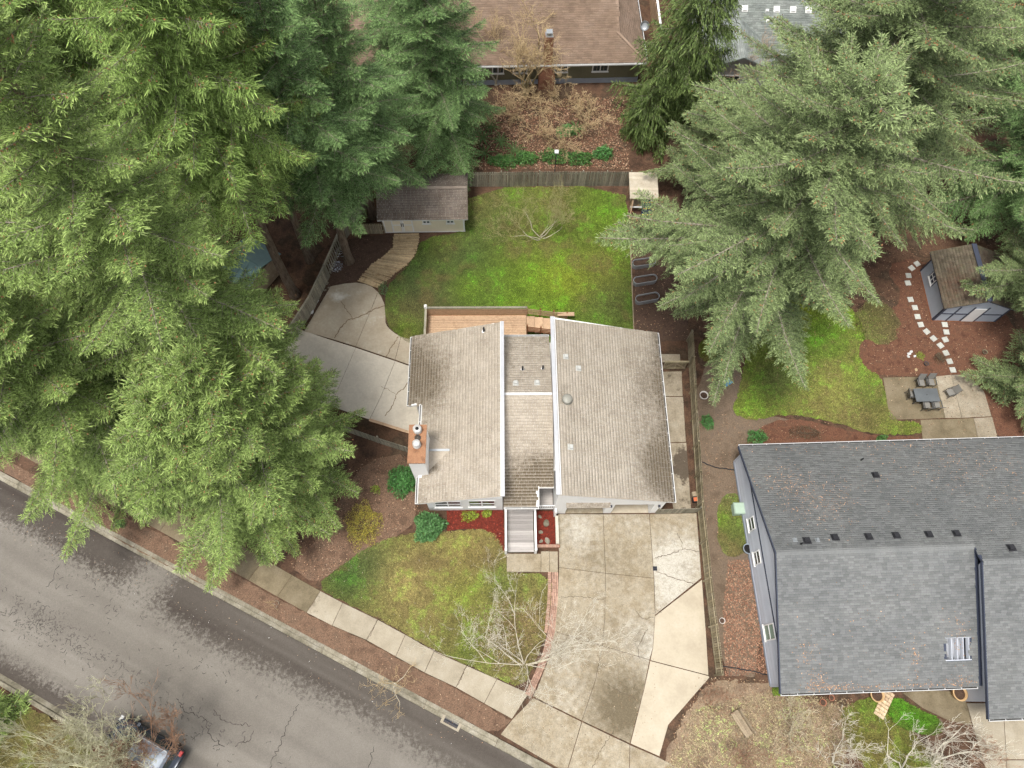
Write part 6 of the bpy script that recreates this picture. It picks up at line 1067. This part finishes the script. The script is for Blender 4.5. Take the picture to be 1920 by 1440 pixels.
# ---- parked car
def car(label, c, rz, z):
    r = thing("parked_car", label, "car", (*c, z), rz); m_paint = pm("dark_blue_paint", [(.035, .045, .06), (.05, .06, .08)], rough=.25, bump=0, fine=0, spec=.6, metal=.3); m_roofp = pm("silver_roof", [(.22, .25, .29), (.28, .31, .35)], rough=.3, bump=0, fine=.05, metal=.3)
    sec = [(-2.3, .78, .45, .80), (-2.15, .86, .35, .98), (-1.4, .9, .3, 1.02), (0, .91, .3, 1.0), (1.0, .9, .3, .98), (1.9, .86, .32, .86), (2.25, .74, .42, .70)]; b = MB(); n = 10
    for (x, w, z0, z1) in sec:
        for (y, zz) in ((-w * .86, z0), (-w, z0 + .12), (-w, (z0 + z1) / 2 + .08), (-w * .93, z1 - .06), (-w * .8, z1), (w * .8, z1), (w * .93, z1 - .06), (w, (z0 + z1) / 2 + .08), (w, z0 + .12), (w * .86, z0)): b.v.append((x, y, zz))
    for i in range(len(sec) - 1):
        for k_ in range(n): b.f.append((i * n + k_, i * n + (k_ + 1) % n, (i + 1) * n + (k_ + 1) % n, (i + 1) * n + k_)); b.m.append(0)
    b.f += [tuple(range(n)), tuple((len(sec) - 1) * n + k_ for k_ in range(n))]; b.m += [0, 0]; b.build("body", m_paint, r, True)
    g = MB(); g.hexa([(-2.0, -.8, .99), (1.15, -.8, .97), (1.15, .8, .97), (-2.0, .8, .99)], [(-1.75, -.64, 1.5), (.35, -.64, 1.5), (.35, .64, 1.5), (-1.75, .64, 1.5)]); g.build("window_glass", m_glass, r)
    t = MB(); t.hexa([(-1.85, -.68, 1.485), (.45, -.68, 1.485), (.45, .68, 1.485), (-1.85, .68, 1.485)], [(-1.7, -.58, 1.56), (.3, -.58, 1.56), (.3, .58, 1.56), (-1.7, .58, 1.56)]); rf_ = t.build("roof", m_roofp, r)
    for y in (-.6, .6): t = MB(); t.bar((-1.65, y, 1.6), (.25, y, 1.6), .04, .04); t.build("roof_rail", m_whitemetal, rf_)
    for y in (-.72, .72):
        for x0, x1 in (((-1.98, .985), (-1.78, 1.49)), ((-.6, .98), (-.6, 1.5)), ((1.13, .97), (.38, 1.49))): t = MB(); t.bar((x0[0], y * 1.1, x0[1]), (x1[0], y * .92, x1[1]), .06, .05); t.build("pillar", m_paint, r)
    for x in (-1.45, 1.45):
        for y in (-.82, .82): t = MB(); t.lathe((0, 0, 0), [(.2, -.1), (.32, -.1), (.34, -.06), (.34, .06), (.32, .1), (.2, .1)], 22); w_ = t.build("wheel", m_black, r); w_.location = (x, y, .33); w_.rotation_euler = (math.pi / 2, 0, 0); t = MB(); t.lathe((0, 0, 0), [(.2, -.105), (.18, -.108), (.05, -.112), (.05, .112), (.18, .108), (.2, .105)], 16); t.build("rim", m_galv, w_)
    m_tail = flat("tail_lamp", (.45, .02, .02), .3)
    for y in (-.7, .7): t = MB(); t.box(-2.27, -2.1, y - .14, y + .14, .82, .99); t.build("tail_light", m_tail, r); t = MB(); t.box(2.02, 2.22, y - .15, y + .15, .62, .76); t.build("headlight", m_whitemetal, r); t = MB(); t.box(.75, .92, y * 1.38 - .09, y * 1.38 + .09, 1.0, 1.14); t.build("mirror", m_paint, r)
    return r
car("dark parked car with silver roof under the bare tree by the far kerb", (-20.84, -3.47), math.atan2(RE.y, RE.x) + math.pi, -.1)

# ================================================================== TREES AND PLANTS
R_ = math.radians
# right-hand firs
conifer("large sage green fir whose trunk stands by the long fence", (15.2, 24.2), 24.5, 8.3, 9.7, "S", 1, 200, rt=.62, shape=.5, pitch=(-14, 18), az=[(R_(-20), .55), (R_(200), .0)])
conifer("tallest sage green fir behind the play hut", (19.6, 31.6), 27, 8, 9.8, "S", 2, 210, rt=.6, shape=.5, pitch=(-14, 18))
conifer("sage fir at the top right in front of the grey roof house", (27.5, 40), 25, 6, 7.5, "S", 3, 150, shape=.7)
conifer("dark green fir on the right edge behind the blue shed", (37.5, 36), 24, 3, 6.5, "D", 4, 140, shape=.7)
conifer("fir overhanging the blue shed from the right edge", (37.0, 27.6), 15, 2.6, 5.9, "S", 5, 110, rt=.3, shape=.7)
conifer("low fir at the right edge below the blue shed", (36.6, 20.6), 9, 1, 3.6, "S", 6, 70, rt=.22, shape=.7)
conifer("small evergreen growing in the cream pot by the patio", (34.96, 20.72), 2.1, .4, .95, "S", 7, 30, rt=.05, name="potted_evergreen")
conifer("young sage fir filling the corner behind the play hut", (14.6, 38.6), 9.5, 1.5, 4.3, "S", 8, 90, rt=.2, shape=.6)
conifer("dark fir in the top right corner", (38.5, 48), 24, 3, 6.5, "D", 9, 120, shape=.7)
# top group
conifer("dark fir whose bare trunk leans over the diagonal fence", (-12.75, 30.4), 24, 9, 5.2, "D", 11, 130, rt=.33, shape=.7)
conifer("dark fir with its trunk beside the cream shed", (-11.4, 34.6), 21, 7, 5.2, "D", 12, 130, rt=.32, shape=.65)
conifer("dark fir standing behind the cream shed nearest the brown roof", (-6.2, 41.0), 19, 3.5, 5.4, "D", 13, 140, rt=.4, shape=.65)
conifer("dark fir at the top edge left of the brown roof", (-9.0, 46.5), 22, 3, 5.0, "D", 14, 130, rt=.4, shape=.7)
conifer("dark fir at the far top left behind the yellow green one", (-15.5, 42.0), 20, 3, 5.4, "D", 15, 130, rt=.4, shape=.7)
conifer("thin fir trunk left of the diagonal fence with a yellow green crown", (-16.6, 27.4), 30, 15.5, 6.2, "Y", 16, 170, rt=.36, shape=.62)
conifer("slim yellow green fir behind the diagonal fence", (-15.8, 30.4), 27, 15, 5.6, "Y", 17, 130, rt=.3, shape=.62)
# left group
conifer("huge yellow green fir at the top left corner", (-24.5, 31), 33, 8, 8.6, "Y", 21, 210, rt=.6, shape=.62)
conifer("giant fir with thick bare trunk showing in the middle left", (-16.3, 17.1), 34, 9, 7.6, "G", 22, 200, rt=.6, shape=.58, az=[(R_(50), .4)], lean=(-.6, 1.0))
conifer("green fir nearest the chimney overhanging the pale patio", (-14.1, 12.8), 19, 3, 6.1, "G", 23, 190, rt=.45, shape=.6)
conifer("green fir overhanging the street at the far left", (-24.0, 14.2), 24, 3, 7.6, "G", 24, 190, rt=.5, shape=.6)
conifer("green fir at the left edge behind the street fir", (-29.5, 21.5), 28, 4, 7.6, "G", 25, 190, rt=.5, shape=.6)
conifer("green fir above the pavement at the lower left", (-16.6, 11.6), 17, 3, 5.8, "G", 26, 150, rt=.4, shape=.6)
# weeping cedar
conifer("weeping cedar with hanging dark strands between the two rear roofs", (12.0, 45.2), 18, 1.5, 4.4, "W", 31, 140, lean=(1.8, 0), rt=.25, shape=.75, pitch=(-5, 40), name="weeping_cedar")
conifer("small weeping cedar at the foot of the taller one", (10.3, 43.2), 6, .6, 1.9, "W", 32, 50, rt=.12, shape=.7, pitch=(-5, 40), name="weeping_cedar")
conifer("lime green young conifer at the lower left edge", (*(-29.95, -2.1),), 2.2, .2, 1.1, "G", 33, 34, rt=.06, name="young_conifer")
# bare trees
bare_tree("many stemmed pale bare tree between front lawn and driveway", (1.24, 1.5), [(-.25, 1.2, .9, 3.6), (.25, 1.3, .9, 3.4), (-1.4, .6, .7, 4.0), (-1.5, .15, .6, 4.0), (1.5, .1, .7, 3.8), (1.2, .6, .8, 3.4), (.9, -.6, .8, 3.4), (.1, -.8, .8, 2.6), (-.8, 1.0, .9, 3.4), (1.4, .3, .7, 3.6)], 3, depth=5, kids=(3, 4), mt=m_barkp, mb_=m_twigw, r0=.04, ratio=.6, bend=.11, up=.10, minr=.0045, spread=.5)
bare_tree("small bare sapling in the planting strip", (-6.7, 0.26), [(0, .2, 1, 1.8), (.8, .1, .9, 1.5), (-.8, .4, .9, 1.5), (.1, -.9, .8, 1.5), (-.4, -.4, 1, 1.4)], 5, depth=3, kids=(3, 4), mb_=m_twigo, r0=.035, ratio=.62, minr=.008, spread=.6)
bare_tree("tiny bare sapling at the kerb near the fir branch", (-14.53, 4.67), [(.3, .3, 1, 1.0), (-.5, .1, .9, .9), (.1, -.8, .6, 1.0)], 6, depth=2, kids=(3, 4), mb_=m_twigo, r0=.02, ratio=.6, minr=.007)
bare_tree("leafless spreading fruit tree on the back lawn", (2.04, 32.96), [(0, .1, 1.2, 1.7), (1.0, .3, .6, 2.4), (-1.0, .4, .6, 2.6), (-.8, -.5, .6, 2.4), (.7, -.6, .6, 2.3), (.2, .9, .8, 2.2), (-1, 0, .7, 2.5)], 8, depth=5, kids=(3, 4), mt=m_barkp, mb_=pm("olive_twig", [(.26, .24, .10), (.36, .33, .16)], scale=1, bump=0, fine=.2), r0=.035, ratio=.62, bend=.2, minr=.0045, spread=.6, up=.06)
bare_tree("tall bare tree with tan twigs in front of the brown roof", (0.55, 47.95), [(-.35, .1, 1.6, 4.2), (.3, .1, 1.6, 4.4), (0, -.3, 1.5, 3.2), (-.7, -.2, 1.2, 3.2), (.8, -.2, 1.2, 3.2)], 9, depth=4, kids=(4, 5), mt=pm("mossy_bark", [(.22, .18, .09), (.33, .28, .16)], scale=3, fine=.3), mb_=m_twigo, r0=.10, ratio=.6, bend=.16, up=.04, minr=.010, spread=.75)
bare_tree("second bare tan tree left of the brick chimney", (-2.05, 48.99), [(-.1, .2, 1.6, 3.8), (-.5, .0, 1.3, 3.2), (.45, .1, 1.4, 3.2)], 10, depth=4, kids=(4, 4), mb_=m_twigo, r0=.08, ratio=.6, bend=.16, up=.04, minr=.010, spread=.75)
for i, (u, lab) in enumerate(zip([(0.81, 46.31), (3.82, 46.71), (5.86, 44.67), (1.75, 43.66), (4.02, 42.57), (-1.02, 45.65)], ("tangle of bare stems below the brick chimney", "bare arching bush right of the brick chimney's foot", "tan bramble bush on the leafy bank's right side", "tan bramble in the middle of the leafy bank", "low bramble just above the ivy by the lamp post", "bramble under the dark fir at the bank's left"))):
    bare_tree(lab, u, [(math.cos(a * 1.05 + i), math.sin(a * 1.05 + i), .9, 1.5) for a in range(6)], 40 + i, depth=4, kids=(3, 4), mt=m_twigo, mb_=m_twigo, r0=.025, ratio=.62, droop=.18, up=.05, minr=.01, name="bramble_bush", cat="bush", spread=.6)
bare_tree("curly bare tree against the grey roof house's window", (20.05, 48.95), [(.1, .2, 1.6, 2.6), (.5, .1, 1.3, 2.4), (-.5, .2, 1.2, 2.6), (-.9, 0, .9, 2.4), (.8, -.1, .8, 2.2)], 12, depth=4, kids=(3, 4), mt=m_barkd, mb_=pm("curly_twig", [(.38, .27, .18), (.50, .39, .28)], scale=1, bump=0, fine=.2), r0=.09, ratio=.62, bend=.4, minr=.011, spread=.7)
bare_tree("pale bare tree at the lower left corner over the parked car", (-24.11, -4.64), [(.2, 1.3, 1.2, 4.2), (.9, .8, 1.1, 4.6), (1.4, .3, 1.0, 4.8), (-.6, 1.0, 1.2, 3.8), (-1.2, .4, 1.1, 3.8), (.6, 1.3, 1.0, 4.4), (1.4, -.1, 1.0, 4.6), (.4, .4, 1.5, 3.8), (1.2, .6, .9, 5.0), (1.4, .5, 1.1, 4.6), (.7, .2, 1.5, 3.8)], 14, depth=5, kids=(3, 4), mt=m_twigy, mb_=m_twigy, r0=.055, ratio=.6, bend=.09, up=.14, minr=.009, spread=.42)
bare_tree("second pale bare bush drooping over the parked car", (-22, -4.38), [(.3, 1.2, 1.7, 2.6), (1.0, .7, 1.6, 2.8), (1.2, .1, 1.5, 2.8), (-.3, 1.0, 1.6, 2.4), (.7, .3, 1.9, 2.4), (1.3, .5, 1.4, 3.0), (.5, .8, 1.8, 2.6)], 16, depth=4, kids=(4, 4), mt=m_twigy, mb_=m_twigy, r0=.04, ratio=.6, bend=.1, minr=.009, spread=.5, name="bare_bush", cat="bush")
bare_tree("reddish bare bush above the parked car", (-19.94, -4.55), [(.3, 1.2, 1.6, 3.2), (1.0, .8, 1.4, 3.0), (-.4, 1.1, 1.4, 3.2), (.9, .2, 1.4, 2.8), (0, .6, 1.7, 2.8), (-.9, .8, 1.4, 2.8)], 15, depth=4, kids=(4, 5), mt=m_twigr, mb_=m_twigr, r0=.05, ratio=.62, bend=.14, minr=.009, spread=.5)
for i, (u, lab, mt) in enumerate((((14.05, -3.27), "bare pinkish bush below the wooden bench", m_twigr), ((17.03, -2.08), "grey bare bush at the street corner of the neighbour's garden", m_twig), ((19.36, -3.43), "pale bare bush left of the neighbour's front lawn", m_twigw), ((23.41, -3.63), "white stemmed bare tree in the neighbour's front lawn", m_twigw), ((25.45, -3.16), "white bare tree leaning up beside the neighbour's driveway", m_twigw), ((27.88, -3.25), "low bare bush at the edge of the neighbour's driveway", m_twigr), ((12.41, -0.44), "thin bare bush beside the end of the long fence", m_twigr))):
    bare_tree(lab, u, [(math.cos(a * 1.3 + i) * .6, math.sin(a * 1.3 + i) * .6 + .5, 1.2, [1.5, 2.0, 2.2, 2.8, 2.8, 1.3, 1.2][i]) for a in range(5)], 60 + i, depth=4, kids=(3, 4), mt=mt, mb_=mt, r0=.03 if i < 3 or i > 4 else .042, ratio=.62, bend=.18, minr=.008, spread=.55, cat="bush" if i not in (3, 4) else "tree", name="bare_bush" if i not in (3, 4) else "bare_tree")
# shrubs
shrub("round glossy green rhododendron just below the chimney", (-7.2, 12.92), 1.15, 1.15, 1.3, 3600, m_lfG, 1, (.10, .2)); shrub("large bluish green rhododendron under the front windows", (-5.24, 9.8), 1.3, 1.2, 1.2, 4600, m_lfB, 2, (.10, .2))
shrub("golden yellow shrub among the needle litter", (-9.56, 9.87), 1.35, 1.8, 1.0, 4200, m_lfY, 3, (.06, .12), lump=16); shrub("small lime green plant above the golden shrub", (-9.02, 12.31), .4, .35, .3, 260, m_lfL, 4, (.07, .13)); shrub("lime leaved plant in the red mulch bed", (-2.56, 10.65), .75, .42, .35, 620, m_lfL, 5, (.08, .15), lump=14); shrub("smaller lime plant at the right of the red mulch bed", (-1.43, 10.82), .4, .3, .32, 340, m_lfL, 6, (.08, .15))
shrub("round green bush on the dirt right of the long fence", (13.9, 17.71), .62, .6, .7, 1500, m_lfG, 7, (.06, .12)); shrub("green bush at the neighbour's rear roof corner", (17.2, 16.64), .85, .7, .9, 2200, m_lfG, 8, (.06, .12)); shrub("small green bush hugging the neighbour's north west corner", (16.34, 15.52), .5, .6, .6, 900, m_lfG, 9, (.06, .12)); shrub("little bright bush beside the neighbour's rear eave", (25.99, 16.82), .5, .36, .4, 700, m_lfI, 10, (.06, .12))
shrub("small blue green bush at the end of the log path", (-9.99, 27.93), .42, .75, .6, 900, m_ndD if False else m_lfB, 11, (.05, .1), asp=.2); shrub("low heather bush in the bark garden by the stones", (31.42, 23.23), .5, .55, .35, 700, m_lfR, 12, (.05, .1)); shrub("bright little plant beside white stones in the bark garden", (30.03, 23.36), .32, .32, .28, 240, m_lfL, 13, (.08, .16), asp=.2); shrub("brownish mat shrub behind the rear roof edge", (20.71, 17.12), 1.4, .6, .3, 1400, m_lfR, 14, (.05, .1), lump=20); shrub("small dark green bush in the verge by the kerb", (-25.59, 9.59), .42, .4, .4, 500, m_lfG, 15, (.06, .1))
for i, ((u, v), sx, sy, lab) in enumerate((((-1.11, 40.42), 1.5, .8, "ivy clump behind the fence under the dark fir"), ((0.66, 40.76), 1.2, .7, "ivy clump left of the garden lamp post"), ((3.11, 41), 1.6, .9, "large ivy clump round the garden lamp post"), ((5.12, 40.9), 1.4, .8, "ivy clump right of the garden lamp post"), ((7.15, 41.52), 1.0, .8, "dim ivy clump near the weeping cedar"), ((4.03, 43.73), .9, .7, "scrubby green bush halfway up the leafy bank"))): shrub(lab, (u, v), sx, sy, .8, 1500, m_lfI if i < 4 else m_lfG, 20 + i, (.08, .16), name="ivy_bush", lump=18, asp=.7)
m_fernm = pm("fern_frond", [(.06, .11, .03), (.10, .16, .05)], scale=3, rough=.6, bump=0, fine=.2, transl=.2)
for i, ((u, v), lab) in enumerate((((-2.99, 42.81), "sword fern nearest the dark fir on the bank"), ((-1.4, 42.52), "sword fern right of centre among the bank ferns"), ((-2.35, 44.12), "uppermost sword fern on the bank"), ((-4.03, 40.9), "lowest left sword fern by the fence"), ((-2.7, 41.22), "sword fern directly above the left ivy"), ((-0.25, 41.58), "rightmost sword fern above the ivy"), ((4.94, 44.05), "lone sword fern on the right of the bank"))): fern(lab, (u, v), 1.1, 80 + i, m_fernm, "ferns on the bank")
for i, (c, s) in enumerate(zip([(29.27, 23.52), (29.46, 23.7), (29.67, 23.35), (29.15, 23.3), (29.52, 22.23)], (.13, .12, .1, .12, .12))): rock(c, s, ["white stone at the left of the bark garden cluster", "pale stone at the top of the bark garden cluster", "white stone beside the bright little plant", "lowest white stone of the bark garden cluster", "lone pinkish stone below the bark garden cluster"][i], "white stones in the bark garden", m_wrock if i < 4 else m_trock, 90 + i, .01)
